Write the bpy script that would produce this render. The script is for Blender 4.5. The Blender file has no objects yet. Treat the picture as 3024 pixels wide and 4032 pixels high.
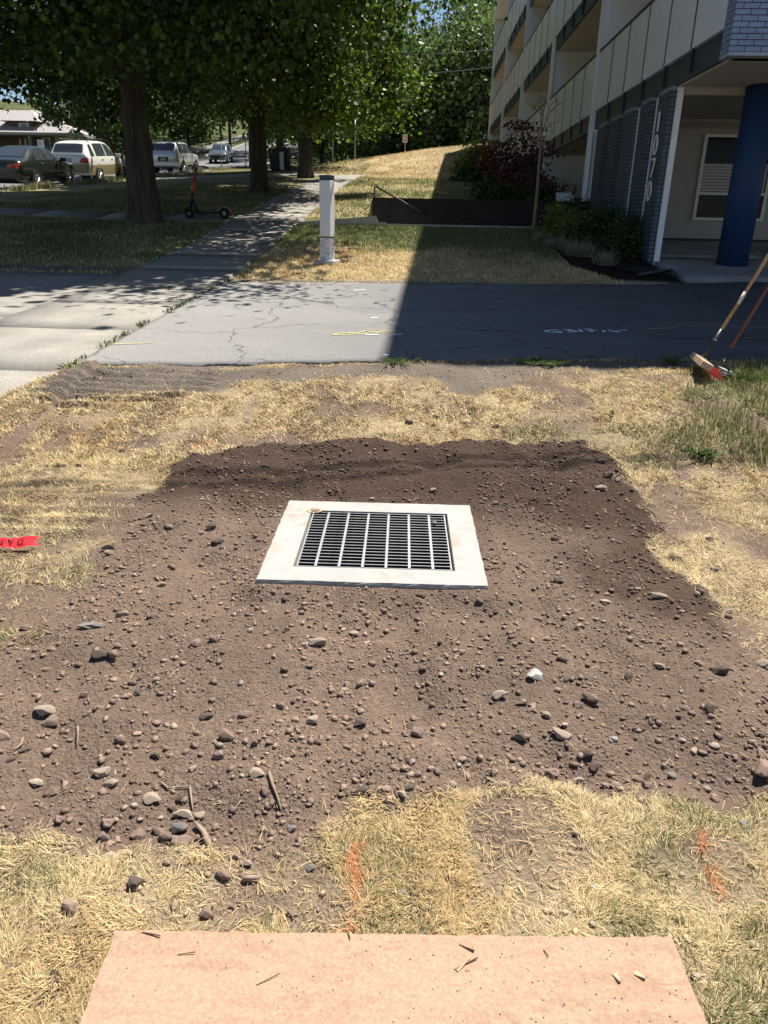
import bpy, bmesh, math, random
import numpy as np
from mathutils import Matrix, Vector
R_ = math.radians
random.seed(7); RNG = np.random.default_rng(11)
scene = bpy.context.scene
COL = scene.collection

# ------------------------------------------------------------------ camera
F_PX, CX, CY = 2912.0, 1512.0, 2016.0          # focal length / centre in photo pixels (3024 x 4032)
CAM_H = 1.42
def _camera_basis(pitch=21.3, roll=-1.15, yaw=2.094):
    p, r, w = R_(pitch), R_(roll), R_(yaw)
    down = np.array([math.sin(r)*math.cos(p), math.cos(r)*math.cos(p), math.sin(p)])
    fw = np.array([0, 0, 1.0]); fw = fw-down*(fw@down); fw /= np.linalg.norm(fw)
    B = np.stack([np.cross(down, fw), fw, -down])
    c, s = math.cos(w), math.sin(w)
    return np.array([[c, -s, 0], [s, c, 0], [0, 0, 1]])@B
CB = _camera_basis()
cam_data = bpy.data.cameras.new('camera'); cam = bpy.data.objects.new('camera', cam_data); COL.objects.link(cam)
cam_data.sensor_fit = 'VERTICAL'; cam_data.sensor_height = 36.0; cam_data.lens = F_PX/4032*36.0
cam_data.clip_start = 0.05; cam_data.clip_end = 2000
M = Matrix.Identity(4)
for i in range(3):
    M[i][0] = CB[i, 0]; M[i][1] = -CB[i, 1]; M[i][2] = -CB[i, 2]
M[2][3] = CAM_H
cam.matrix_world = M
scene.camera = cam
# ------------------------------------------------------------------ sky, sun, exposure
SUN_TO = np.array([.336, .42, 1.0])            # towards the sun
SUN_EL = math.atan2(1.0, math.hypot(.336, .42)); SUN_AZ = math.atan2(.336, .42)
world = bpy.data.worlds.new('World'); scene.world = world; world.use_nodes = True
wn = world.node_tree; sky = wn.nodes.new('ShaderNodeTexSky'); sky.sky_type = 'NISHITA'; sky.sun_disc = False
sky.sun_elevation = SUN_EL; sky.sun_rotation = SUN_AZ; sky.altitude = 1400; sky.dust_density = 0.6; sky.ozone_density = 1.2
bg = wn.nodes['Background']; bg.inputs[1].default_value = 0.06
wn.links.new(sky.outputs[0], bg.inputs[0])
sun_d = bpy.data.lights.new('sun', 'SUN'); sun_d.energy = 5.0; sun_d.angle = R_(0.53); sun_d.color = (1.0, .95, .87)
sun = bpy.data.objects.new('sun', sun_d); COL.objects.link(sun)
sun.rotation_euler = Vector(tuple(SUN_TO)).to_track_quat('Z', 'Y').to_euler(); sun.location = (20, 25, 60)
scene.view_settings.view_transform = 'Standard'; scene.view_settings.look = 'None'
scene.view_settings.exposure = 1.0; scene.view_settings.gamma = 1.0
scene.render.engine = 'CYCLES'

# ------------------------------------------------------------------ pixel helpers (a pixel gives a direction only)
CO = np.array([0, 0, CAM_H])
def ray(x, y):
    d = CB@np.array([x-CX, y-CY, F_PX]); return d/np.linalg.norm(d)
def onY(x, y, Y): d = ray(x, y); return CO+d*(Y/d[1])
def onX(x, y, X): d = ray(x, y); return CO+d*(X/d[0])
def onZ(x, y, z): d = ray(x, y); return CO+d*((z-CAM_H)/d[2])

# ------------------------------------------------------------------ noise
def _hash(ix, iy, seed):
    h = (ix.astype(np.int64)*374761393+iy.astype(np.int64)*668265263+seed*974634541) & 0xffffffff
    h = ((h ^ (h >> 13))*1274126177) & 0xffffffff
    return ((h ^ (h >> 16)) & 0xffffff)/float(0xffffff)
def vnoise(x, y, seed=0):
    x = np.asarray(x, float); y = np.asarray(y, float)
    ix = np.floor(x); iy = np.floor(y); fx = x-ix; fy = y-iy
    u = fx*fx*(3-2*fx); v = fy*fy*(3-2*fy)
    a = _hash(ix, iy, seed); b = _hash(ix+1, iy, seed); c = _hash(ix, iy+1, seed); d = _hash(ix+1, iy+1, seed)
    return (a*(1-u)+b*u)*(1-v)+(c*(1-u)+d*u)*v
def fbm(x, y, scale, octv=4, seed=0, gain=.5):
    s = 0; a = 1; t = 0; f = 1/scale
    for o in range(octv):
        s = s+a*vnoise(np.asarray(x)*f+o*17.3, np.asarray(y)*f-o*9.1, seed+o); t += a; a *= gain; f *= 2.03
    return s/t*2-1
def sstep(a, b, x):
    t = np.clip((np.asarray(x, float)-a)/(b-a), 0, 1); return t*t*(3-2*t)

# ------------------------------------------------------------------ terrain height
_zy = np.arange(-60, 260, .05)
_zt = np.interp(_zy, [-60, 4.0, 4.6, 5.6, 10.5, 13.4, 17.85, 23.4, 28, 36.4, 48, 60, 80, 130, 260], [0, 0, .1, .33, .6, .88, 1.42, 2.08, 2.6, 3.37, 4.42, 4.95, 5.4, 7, 9])
_k = np.exp(-.5*(np.arange(-24, 25)*.05/.35)**2); _k /= _k.sum()
_zt = np.convolve(np.pad(_zt, 24, 'edge'), _k, 'valid')
def zg(y): return np.interp(y, _zy, _zt)
def zroad(y): return np.interp(y, [-60, 0, 28.9, 47, 60, 78, 100, 130, 260], [-5, -.08, 2.32, 3.86, 5.0, 6.5, 9.6, 14.5, 30])
KERB_X, ROAD_L = -13.7, -23.2
WALL_Y0 = 18.6
def zbase(x, y):
    x = np.asarray(x, float); y = np.asarray(y, float)
    z = zg(y)
    hill = 1.45*sstep(-9, 4.5, x)*sstep(37, 50, y)
    z = z+hill
    # strip sloping down to the street
    w = sstep(-5.5, -13, x)
    z = z*(1-w)+(zroad(y)+.14)*w
    z = np.where((x < KERB_X+.02) & (x > ROAD_L-.02), zroad(y)-.18, z)
    # ground across the street climbs
    z = z+np.where(x < ROAD_L-2, (ROAD_L-2-x)*.05, 0)
    # lawn held up behind the brick wall
    k = sstep(-1.22, -1.1, x)*sstep(18.62, 18.7, y)
    z = np.where(k > 0, z*(1-k)+np.maximum(z, 1.93)*k, z)
    # sunk entrance walk in front of it
    z = np.where((x > -2.66) & (x < 4.3) & (y > 17.42) & (y < 18.63), np.where(x < -1.02, np.minimum(z, 1.34), 1.1), z)
    return z
# regions traced in the photo, in plan
def poly_plan(px, z=None):
    out = []
    for a, b in px:
        d = ray(a, b); t = np.arange(.6, 60, .01); P = CO+t[:, None]*d; out.append(P[int(np.argmax(P[:, 2] < zbase(P[:, 0], P[:, 1])))][:2])
    return np.array(out)
SOIL = poly_plan([(545, 1945), (640, 1850), (760, 1800), (1000, 1765), (1500, 1755), (2000, 1745), (2300, 1750), (2430, 1850), (2460, 1900), (2530, 2000), (2600, 2150), (2690, 2250), (2840, 2400), (2960, 2620), (3040, 2900), (3120, 3110), (2700, 3140), (2400, 3120), (2050, 3075), (1800, 3130), (1400, 3180), (1100, 3250), (700, 3330), (300, 3300), (0, 3240), (-300, 3150), (-300, 2640), (60, 2560), (240, 2330), (420, 2180)], .02)
DIRT = poly_plan([(40, 1590), (330, 1447), (900, 1440), (1600, 1430), (2720, 1420), (2730, 1458), (2120, 1468), (2040, 1520), (1900, 1570), (1760, 1560), (1680, 1500), (1300, 1490), (980, 1520), (860, 1550), (560, 1560), (200, 1590)])
TRACK = poly_plan([(60, 1590), (330, 1450), (860, 1447), (880, 1540), (620, 1600), (180, 1620)], .3)
TRACK2 = poly_plan([(-300, 1850), (560, 1880), (600, 2110), (300, 2160), (-300, 2150)], .05)
def sdist(P, x, y):
    """signed distance to a polygon, positive inside"""
    x = np.asarray(x, float); y = np.asarray(y, float)
    d = np.full(x.shape, 1e9); ins = np.zeros(x.shape, bool)
    n = len(P)
    for i in range(n):
        ax, ay = P[i]; bx, by = P[(i+1) % n]
        ex, ey = bx-ax, by-ay
        t = np.clip(((x-ax)*ex+(y-ay)*ey)/(ex*ex+ey*ey+1e-12), 0, 1)
        d = np.minimum(d, np.hypot(x-ax-t*ex, y-ay-t*ey))
        c = ((ay > y) != (by > y)) & (x < (bx-ax)*(y-ay)/(by-ay+1e-12)+ax)
        ins ^= c
    return np.where(ins, d, -d)
SL_C = np.array([-.153, 3.205]); SL_A = R_(1.0); SL_W, SL_D, SL_TOP = .966, .945, .038
def slab_local(x, y):
    c, s = math.cos(-SL_A), math.sin(-SL_A); dx = x-SL_C[0]; dy = y-SL_C[1]
    return c*dx-s*dy, s*dx+c*dy
def soil_mask(x, y):
    d = sdist(SOIL, x, y)+.11*fbm(x, y, .35, 3, 5)+.07*fbm(x, y, .09, 2, 8)
    d = np.maximum(d, -.25+.5*fbm(x, y, .22, 3, 77)-.6*sstep(3.3, 3.8, y)+.0*(x) - np.where(x > -1.1, 9, 0))
    return sstep(-.04, .06, d)
_p0, _p1 = poly_plan([(330, 1442), (0, 1568)])
def spill(x, y):
    """earth pushed over the near corner of the sidewalk"""
    e = _p1-_p0; e = e/np.linalg.norm(e); d = (x-_p0[0])*(-e[1])+(y-_p0[1])*e[0]
    return sstep(.0, .09, d+.04*fbm(x, y, .2, 3, 37))*(y < _p0[1]+.02)*(x > -4.4)*(x < -2.5)
def dirt_mask(x, y):
    d = sdist(DIRT, x, y)+.12*fbm(x, y, .4, 3, 15)
    m = sstep(-.05, .09, d)
    far = sstep(.0, .22, .26-np.abs(y-(10.98+.03*x))+.10*fbm(x, y, .5, 3, 31))*(x > -2.7)*(x < 6)
    far2 = sstep(.0, .3, .5-np.abs(y-11.5)+.25*fbm(x, y, .8, 3, 33))*(x < -4.2)
    return np.clip(m+far+far2, 0, 1)
def zfine(x, y):
    x = np.asarray(x, float); y = np.asarray(y, float)
    z = zbase(x, y)
    near = (y < 7.2) & (np.abs(x) < 6)
    if np.any(near):
        xn, yn = x[near], y[near]
        s = soil_mask(xn, yn); dm = dirt_mask(xn, yn)
        lx, ly = slab_local(xn, yn)
        box = np.maximum(np.abs(lx)-SL_W/2, np.abs(ly)-SL_D/2)
        mound = .035*sstep(3.75, 4.1, yn)*sstep(5.0, 4.4, yn)
        rake = fbm(xn*.9+.5*yn, yn*3.2, .5, 3, 23); foot = -.026*sstep(.1, .6, fbm(xn, yn*.7, .23, 2, 27))
        r = s*(.034*fbm(xn, yn, .55, 3, 1)+.018*rake*.6+foot+.020*fbm(xn, yn, .14, 3, 2)+.012*np.abs(fbm(xn, yn, .05, 3, 3))+mound+.01)
        r = r*sstep(-.02, .10, box)+np.where(box < .14, .021*(1-sstep(0.02, .14, box)), 0)+.003*fbm(xn, yn, .1, 2, 14)*(box < .14)
        g = (1-s)*(.018*fbm(xn, yn, .5, 3, 4)+.008*fbm(xn, yn, .12, 2, 6))
        tr = sstep(0, .1, sdist(TRACK, xn, yn)); tr2 = sstep(0, .2, sdist(TRACK2, xn, yn))
        rid = np.sin((yn+.11*fbm(xn, yn, .5, 3, 9)+.03*xn)*2*math.pi/.125)*np.clip(.5+1.1*fbm(xn, yn, .6, 2, 13), 0, 1.2)+.5*fbm(xn, yn, .07, 3, 18)
        g = g+tr*.024*rid+(1-s)*tr2*.010*np.sin((yn+.06*fbm(xn, yn, .5, 2, 19))*2*math.pi/.16)
        z[near] += r+g-.22*(box < -.03)+.05*spill(xn, yn)
    far = ~near
    if np.any(far):
        z[far] += .03*fbm(x[far], y[far], 1.3, 3, 4)*(np.abs(x[far]) < 30)
    return z
def zf1(x, y): return float(zfine(np.array([x]), np.array([y]))[0])
def ground_at(px, py, zf=None):
    d = ray(px, py); t = np.arange(.6, 160, .02)
    P = CO+t[:, None]*d; h = zbase(P[:, 0], P[:, 1]) if zf is None else zf(P[:, 0], P[:, 1])
    i = int(np.argmax(P[:, 2] < h)); return P[i]

# ------------------------------------------------------------------ mesh helpers
def link(o, parent=None):
    COL.objects.link(o)
    if parent is not None: o.parent = parent
    return o
def tag(o, label=None, cat=None, group=None, kind=None):
    if label: o['label'] = label
    if cat: o['category'] = cat
    if group: o['group'] = group
    if kind: o['kind'] = kind
    return o
def empty(name, loc=(0, 0, 0), rz=0.0, rx=0.0):
    o = bpy.data.objects.new(name, None); o.empty_display_size = .1
    o.location = tuple(loc); o.rotation_euler = (rx, 0, rz); return link(o)
def np_mesh(name, V, faces, mat, parent=None, smooth=False, col=None):
    """faces: list of int arrays (M,k)"""
    me = bpy.data.meshes.new(name); V = np.asarray(V, np.float32)
    me.vertices.add(len(V)); me.vertices.foreach_set('co', V.ravel())
    faces = [np.asarray(f) for f in faces if len(f)]
    nl = sum(f.size for f in faces); npoly = sum(len(f) for f in faces)
    me.loops.add(nl); me.loops.foreach_set('vertex_index', np.concatenate([f.ravel() for f in faces]).astype(np.int32))
    me.polygons.add(npoly)
    tot = np.concatenate([np.full(len(f), f.shape[1]) for f in faces]); st = np.concatenate([[0], np.cumsum(tot)[:-1]])
    me.polygons.foreach_set('loop_start', st.astype(np.int32))
    if smooth: me.polygons.foreach_set('use_smooth', np.ones(npoly, bool))
    if col is not None:
        a = me.color_attributes.new('Col', 'FLOAT_COLOR', 'POINT')
        c = np.ones((len(V), 4), np.float32); c[:, :3] = col; a.data.foreach_set('color', c.ravel())
    me.update(calc_edges=True); me.validate()
    if mat: me.materials.append(mat)
    return link(bpy.data.objects.new(name, me), parent)
class MB:
    def __init__(s): s.v = []; s.f = []
    def add(s, v, f):
        n = len(s.v); s.v += [tuple(map(float, p)) for p in v]; s.f += [tuple(i+n for i in q) for q in f]; return s
    def box(s, x0, x1, y0, y1, z0, z1):
        return s.add([(x0, y0, z0), (x1, y0, z0), (x1, y1, z0), (x0, y1, z0), (x0, y0, z1), (x1, y0, z1), (x1, y1, z1), (x0, y1, z1)],
                     [(0, 3, 2, 1), (4, 5, 6, 7), (0, 1, 5, 4), (1, 2, 6, 5), (2, 3, 7, 6), (3, 0, 4, 7)])
    def prism(s, poly, axis, a, b):
        """extrude a 2-D polygon; axis 'x': poly is (y,z); 'y': (x,z); 'z': (x,y)"""
        n = len(poly); mk = {'x': lambda p, t: (t, p[0], p[1]), 'y': lambda p, t: (p[0], t, p[1]), 'z': lambda p, t: (p[0], p[1], t)}[axis]
        v = [mk(p, a) for p in poly]+[mk(p, b) for p in poly]
        f = [tuple(range(n-1, -1, -1)), tuple(range(n, 2*n))]+[(i, (i+1) % n, n+(i+1) % n, n+i) for i in range(n)]
        return s.add(v, f)
    def tube(s, pts, r, n=8, cap=True):
        pts = [np.array(p, float) for p in pts]; m = len(pts); rs = list(r) if hasattr(r, '__len__') else [r]*m
        v = []; up = np.array([.13, .21, .97]); pu = None
        for i, p in enumerate(pts):
            d = pts[min(i+1, m-1)]-pts[max(i-1, 0)]; d = d/(np.linalg.norm(d)+1e-9)
            if pu is None:
                u = np.cross(d, up)
                if np.linalg.norm(u) < .1: u = np.cross(d, [1, 0, 0])
            else: u = pu-d*(pu@d)
            u = u/np.linalg.norm(u); pu = u; w = np.cross(d, u)
            for k in range(n):
                a = 2*math.pi*k/n; v.append(p+rs[i]*(math.cos(a)*u+math.sin(a)*w))
        f = [(i*n+k, i*n+(k+1) % n, (i+1)*n+(k+1) % n, (i+1)*n+k) for i in range(m-1) for k in range(n)]
        if cap: f += [tuple(range(n-1, -1, -1)), tuple(range((m-1)*n, m*n))]
        return s.add(v, f)
    def cyl(s, p0, p1, r, n=12): return s.tube([p0, p1], r, n)
    def lathe(s, prof, n=20, c=(0, 0, 0), axis='z'):
        """prof: (r, h) pairs"""
        v = []
        for r, h in prof:
            for k in range(n):
                a = 2*math.pi*k/n; x, y = r*math.cos(a), r*math.sin(a)
                p = {'z': (x, y, h), 'y': (x, h, y), 'x': (h, x, y)}[axis]; v.append((p[0]+c[0], p[1]+c[1], p[2]+c[2]))
        m = len(prof); f = [(i*n+k, i*n+(k+1) % n, (i+1)*n+(k+1) % n, (i+1)*n+k) for i in range(m-1) for k in range(n)]
        f += [tuple(range(n-1, -1, -1)), tuple(range((m-1)*n, m*n))]
        return s.add(v, f)
    def mesh(s, name, mat, smooth=False, bevel=0):
        me = bpy.data.meshes.new(name); me.from_pydata(s.v, [], s.f); me.update()
        if bevel:
            bm = bmesh.new(); bm.from_mesh(me)
            bmesh.ops.bevel(bm, geom=list(bm.edges), offset=bevel, segments=1, affect='EDGES', clamp_overlap=True)
            bmesh.ops.recalc_face_normals(bm, faces=bm.faces); bm.to_mesh(me); bm.free()
        else:
            bm = bmesh.new(); bm.from_mesh(me); bmesh.ops.recalc_face_normals(bm, faces=bm.faces); bm.to_mesh(me); bm.free()
        if smooth:
            for p in me.polygons: p.use_smooth = True
        if mat: me.materials.append(mat)
        return me
    def build(s, name, mat, parent=None, smooth=False, bevel=0):
        return link(bpy.data.objects.new(name, s.mesh(name, mat, smooth, bevel)), parent)
def B(name, mat, parent, *b, bevel=0):
    return MB().box(*b).build(name, mat, parent, bevel=bevel)

# ------------------------------------------------------------------ materials
MATS = {}
def mat(name, col=(.5, .5, .5), rough=.8, metal=0.0, var=.15, scale=8.0, bump=0.0, bscale=60.0, spec=.3, col2=None, vcol=False, coat=0.0, trans=0.0, emit=None, orand=0.0, detail=6.0, stretch=None, translucent=0.0, alpha=1.0):
    if name in MATS: return MATS[name]
    m = bpy.data.materials.new(name); m.use_nodes = True; nt = m.node_tree; b = nt.nodes['Principled BSDF']; L = nt.links.new
    tc = nt.nodes.new('ShaderNodeTexCoord'); src = tc.outputs['Object']
    if stretch:
        mp = nt.nodes.new('ShaderNodeMapping'); mp.inputs['Scale'].default_value = stretch; L(src, mp.inputs[0]); src = mp.outputs[0]
    b.inputs['Roughness'].default_value = rough; b.inputs['Metallic'].default_value = metal
    b.inputs['Specular IOR Level'].default_value = spec
    if coat: b.inputs['Coat Weight'].default_value = coat; b.inputs['Coat Roughness'].default_value = .08
    if trans: b.inputs['Transmission Weight'].default_value = trans
    if alpha < 1: b.inputs['Alpha'].default_value = alpha
    no = nt.nodes.new('ShaderNodeTexNoise'); no.inputs['Scale'].default_value = scale; no.inputs['Detail'].default_value = detail; L(src, no.inputs['Vector'])
    ramp = nt.nodes.new('ShaderNodeMapRange'); ramp.inputs[1].default_value = .3; ramp.inputs[2].default_value = .7; L(no.outputs[0], ramp.inputs[0])
    mix = nt.nodes.new('ShaderNodeMix'); mix.data_type = 'RGBA'; L(ramp.outputs[0], mix.inputs[0])
    c2 = col2 if col2 else tuple(min(1, c*(1+var)) for c in col); c1 = col if col2 else tuple(c*(1-var) for c in col)
    mix.inputs[6].default_value = (*c1, 1); mix.inputs[7].default_value = (*c2, 1); out = mix.outputs[2]
    if vcol:
        at = nt.nodes.new('ShaderNodeAttribute'); at.attribute_name = 'Col'
        mm = nt.nodes.new('ShaderNodeMix'); mm.data_type = 'RGBA'; mm.blend_type = 'MULTIPLY'; mm.inputs[0].default_value = 1
        L(at.outputs[0], mm.inputs[6]); L(out, mm.inputs[7]); out = mm.outputs[2]
    if orand:
        oi = nt.nodes.new('ShaderNodeObjectInfo'); mr = nt.nodes.new('ShaderNodeMapRange'); mr.inputs[3].default_value = 1-orand; mr.inputs[4].default_value = 1+orand
        L(oi.outputs['Random'], mr.inputs[0]); vm = nt.nodes.new('ShaderNodeVectorMath'); vm.operation = 'SCALE'; L(out, vm.inputs[0]); L(mr.outputs[0], vm.inputs['Scale']); out = vm.outputs[0]
    L(out, b.inputs['Base Color'])
    if bump:
        nb = nt.nodes.new('ShaderNodeTexNoise'); nb.inputs['Scale'].default_value = bscale; nb.inputs['Detail'].default_value = 5; L(src, nb.inputs['Vector'])
        bp = nt.nodes.new('ShaderNodeBump'); bp.inputs['Strength'].default_value = bump; bp.inputs['Distance'].default_value = .02; L(nb.outputs[0], bp.inputs['Height']); L(bp.outputs[0], b.inputs['Normal'])
    if emit: b.inputs['Emission Color'].default_value = (*emit[:3], 1); b.inputs['Emission Strength'].default_value = emit[3]
    if translucent:
        tr = nt.nodes.new('ShaderNodeBsdfTranslucent'); ms = nt.nodes.new('ShaderNodeMixShader'); ms.inputs[0].default_value = translucent
        L(out, tr.inputs[0]); L(b.outputs[0], ms.inputs[1]); L(tr.outputs[0], ms.inputs[2]); L(ms.outputs[0], nt.nodes['Material Output'].inputs[0])
    MATS[name] = m; return m
# ------------------------------------------------------------------ pavement outlines in plan
_ne = np.array([ground_at(*p)[:2] for p in [(300, 1445), (600, 1440), (900, 1437), (1500, 1429), (1800, 1424), (2300, 1415), (3024, 1418)]])
def asph_near(x): return np.interp(x, np.r_[-2.7, _ne[1:, 0], 16], np.r_[_ne[0, 1], _ne[1:, 1], _ne[-1, 1]+.4])+.06*fbm(x, np.asarray(x)*0, .35, 4, 41)
def asph_far(x): return np.interp(x, [-2.7, -1.6, 0, 3, 5, 16], [10.55, 10.72, 10.82, 11.15, 11.62, 11.9])+.05*fbm(x, np.asarray(x)*0+5, .5, 3, 42)
APR0, APR1 = 4.4, 11.05
PATH0, PATH1 = 17.4, 18.75
def pave(x, y, e=.04):
    a = (x > -2.68) & (y > asph_near(x)+e) & (y < asph_far(x)-e)
    b = (x > -4.2+e) & (x < -2.69-e) & (y < 37.6) & (spill(x, y) < .3)
    c = (x < -4.2) & (x > KERB_X-.2) & (y > APR0+e) & (y < APR1-e)
    d = (x < -4.15) & (x > KERB_X) & (y > PATH0+e) & (y < PATH1-e)
    r = (x < KERB_X+.1) & (x > ROAD_L-.1)
    s = (x < -25.3) & (x > -26.7)
    w = (x > -2.75) & (x < 5) & (y > 17.36) & (y < 18.62)
    u = (x < -2.6) & (x > KERB_X) & (y > 36.45) & (y < 37.55)
    k = (x > 3.95) & (y > asph_far(x)) & (y < 60)
    return a | b | c | d | r | s | w | u | k
GREEN = poly_plan([(2680, 1540), (2740, 1440), (3200, 1420), (3200, 1830), (2930, 1830), (2800, 1760), (2700, 1830), (2500, 1840), (2480, 1800), (2620, 1770), (2700, 1680)], .22)
def green(x, y):
    n = fbm(x, y, .8, 4, 51); n2 = fbm(x, y, .25, 3, 52)
    g = np.zeros_like(x)
    near = y < 8
    gp = sstep(-.12, .12, sdist(GREEN, x, y)+.18*n2)
    weak = .35*sstep(.15, .5, n)+.22*sstep(.1, .5, n2)
    g = np.where(near, np.maximum(gp*.66, weak*sstep(7, 2, y)+.25*sstep(.2, .5, n)), g)
    mid = (~near) & (x > -2.7) & (y < 17.4)
    g = np.where(mid, np.clip(sstep(13.4, 15.4, y+.9*n+.5*sstep(-.5, 1.5, x))*.95+.25*n2, 0, 1), g)
    left = (~near) & (x <= -2.7) & (y < 36)
    g = np.where(left, np.clip(.66+.75*n+.3*n2-.5*sstep(13, 11.2, y), 0, 1), g)
    back = (~near) & (x > -2.7) & (y >= 17.4)
    g = np.where(back, np.clip(.58+.7*n+.35*n2-.75*sstep(33, 38, y+1.5*n), 0, 1)+.3*sstep(1.5, 3, x), g)
    return np.clip(np.where((y >= 36) & (x <= -2.7), .35+.5*n, g), 0, 1)
ORANGE = [[(1398, 3300), (1408, 3420), (1392, 3530), (1380, 3660)], [(2760, 3260), (2800, 3390), (2850, 3480)], [(2330, 1740), (2360, 1765)], [(740, 1795), (830, 1785)]]
ORANGE = [np.array([onZ(a, b, .03)[:2] for a, b in l]) for l in ORANGE]
def orange(x, y):
    d = np.full(x.shape, 9.0)
    for l in ORANGE:
        for i in range(len(l)-1):
            a, b = l[i], l[i+1]; e = b-a; t = np.clip(((x-a[0])*e[0]+(y-a[1])*e[1])/(e@e), 0, 1)
            d = np.minimum(d, np.hypot(x-a[0]-t*e[0], y-a[1]-t*e[1]))
    return .8*sstep(.022, .0, d+.020*fbm(x, y, .05, 2, 61))
STRAW = np.array([.80, .63, .36]); STRAW2 = np.array([.42, .32, .17]); GRN = np.array([.095, .14, .04]); GRN2 = np.array([.20, .225, .09])
SOILC = np.array([.186, .133, .100]); SOILC2 = np.array([.074, .049, .036]); DIRTC = np.array([.185, .152, .122])
def lerp(a, b, t): t = np.asarray(t)[..., None]; return a*(1-t)+b*t
def ground_col(x, y):
    g = green(x, y); s = soil_mask(x, y)*(y < 6); d = dirt_mask(x, y)*(y < 13)
    n = fbm(x, y, .3, 4, 71)
    c = lerp(STRAW*.72, GRN2*.8, g)
    c = lerp(c, SOILC*1.05, np.clip(.85+.9*n, .3, 1)*(y < 8))
    c = lerp(c, c*.62, np.clip(fbm(x, y, .12, 3, 75), 0, 1))
    hb = (y > 36)[..., None]
    c = np.where(hb, lerp(STRAW*.60, np.array([.17, .17, .07]), np.clip(g+.45*fbm(x, y, 1.1, 4, 81), 0, 1)), c)
    c = np.where(((y > 38) & (x > -5))[..., None], lerp(c, np.array([.29, .21, .14]), np.clip(.3+1.2*fbm(x, y*2.2, 2.2, 4, 83), 0, 1)), c)
    c = lerp(c, DIRTC*(1+.22*n[..., None]), d)
    wet = sstep(3.1, 3.9, y+.5*fbm(x, y, .8, 3, 73))*.95+.85*sstep(.45, 1.1, x+.3*n)*sstep(2.3, 2.9, y+.4*n)
    sc = lerp(SOILC*(1+.25*n[..., None]), SOILC2, np.clip(wet, 0, 1))
    c = lerp(c, sc, s)
    mul = ((x > 2.2+.25*fbm(x, y, .6, 3, 85)) & (y > 11.3) & (y < 17.3) & (x < 4.2) & (x+.32*(y-11) > 3.05))
    lt = ((x < ROAD_L) | ((x < -5) & (y > 40)))[..., None]
    c = np.where(lt, lerp(np.array([.05, .075, .022]), np.array([.16, .14, .06]), np.clip(.35+1.2*fbm(x, y, 3, 3, 95), 0, 1)), c)
    c = np.where(mul[..., None], np.array([.022, .016, .012])*(1+n[..., None]*.5), c)
    tr = sstep(.5, .2, np.abs(y-(34.3+.25*x)+.25*n))*(x > -2.6)*(x < 2)
    c = lerp(c, np.array([.20, .12, .085]), tr*.8)
    return np.clip(c, .01, 1)
def axis(a0, a1, fine, lo, hi, grow=1.13, mx=4.0):
    out = list(np.arange(a0, a1+1e-6, fine)); st = fine; v = a1
    while v < hi: st = min(st*grow, mx); v += st; out.append(v)
    st = fine; v = a0; pre = []
    while v > lo: st = min(st*grow, mx); v -= st; pre.append(v)
    return np.array(pre[::-1]+out)
def tensor(xs, ys):
    X, Y = np.meshgrid(xs, ys); nx, ny = len(xs), len(ys)
    i = np.arange(nx*ny).reshape(ny, nx)
    return X.ravel(), Y.ravel(), np.stack([i[:-1, :-1], i[:-1, 1:], i[1:, 1:], i[1:, :-1]], -1).reshape(-1, 4)
gm = mat('earth', (1, 1, 1), .95, vcol=True, var=.32, scale=42, detail=9, bump=.9, bscale=95, spec=.1)
gx = np.unique(np.r_[axis(-2.35, 2.85, .025, -150, 150, 1.095, 5), -1.25, -1.16, -1.1, -1.03, -1.01, -2.67, -2.65, 4.29, 4.31, KERB_X+.16, KERB_X+.03, KERB_X+.01, ROAD_L-.16, ROAD_L-.03, ROAD_L-.01]); gy = np.unique(np.r_[axis(.85, 6.25, .025, -30, 250, 1.065, 5), 17.39, 17.43, 18.6, 18.64, 18.7, 18.8])
X, Y, F4 = tensor(gx, gy)
Z = zfine(X, Y)-.07*pave(X, Y)
# a pit opens below the grate: the ground is kept under the slab there
ground = np_mesh('ground', np.stack([X, Y, Z], 1), [F4], gm, smooth=True, col=ground_col(X, Y)); tag(ground, kind='structure')

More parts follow.
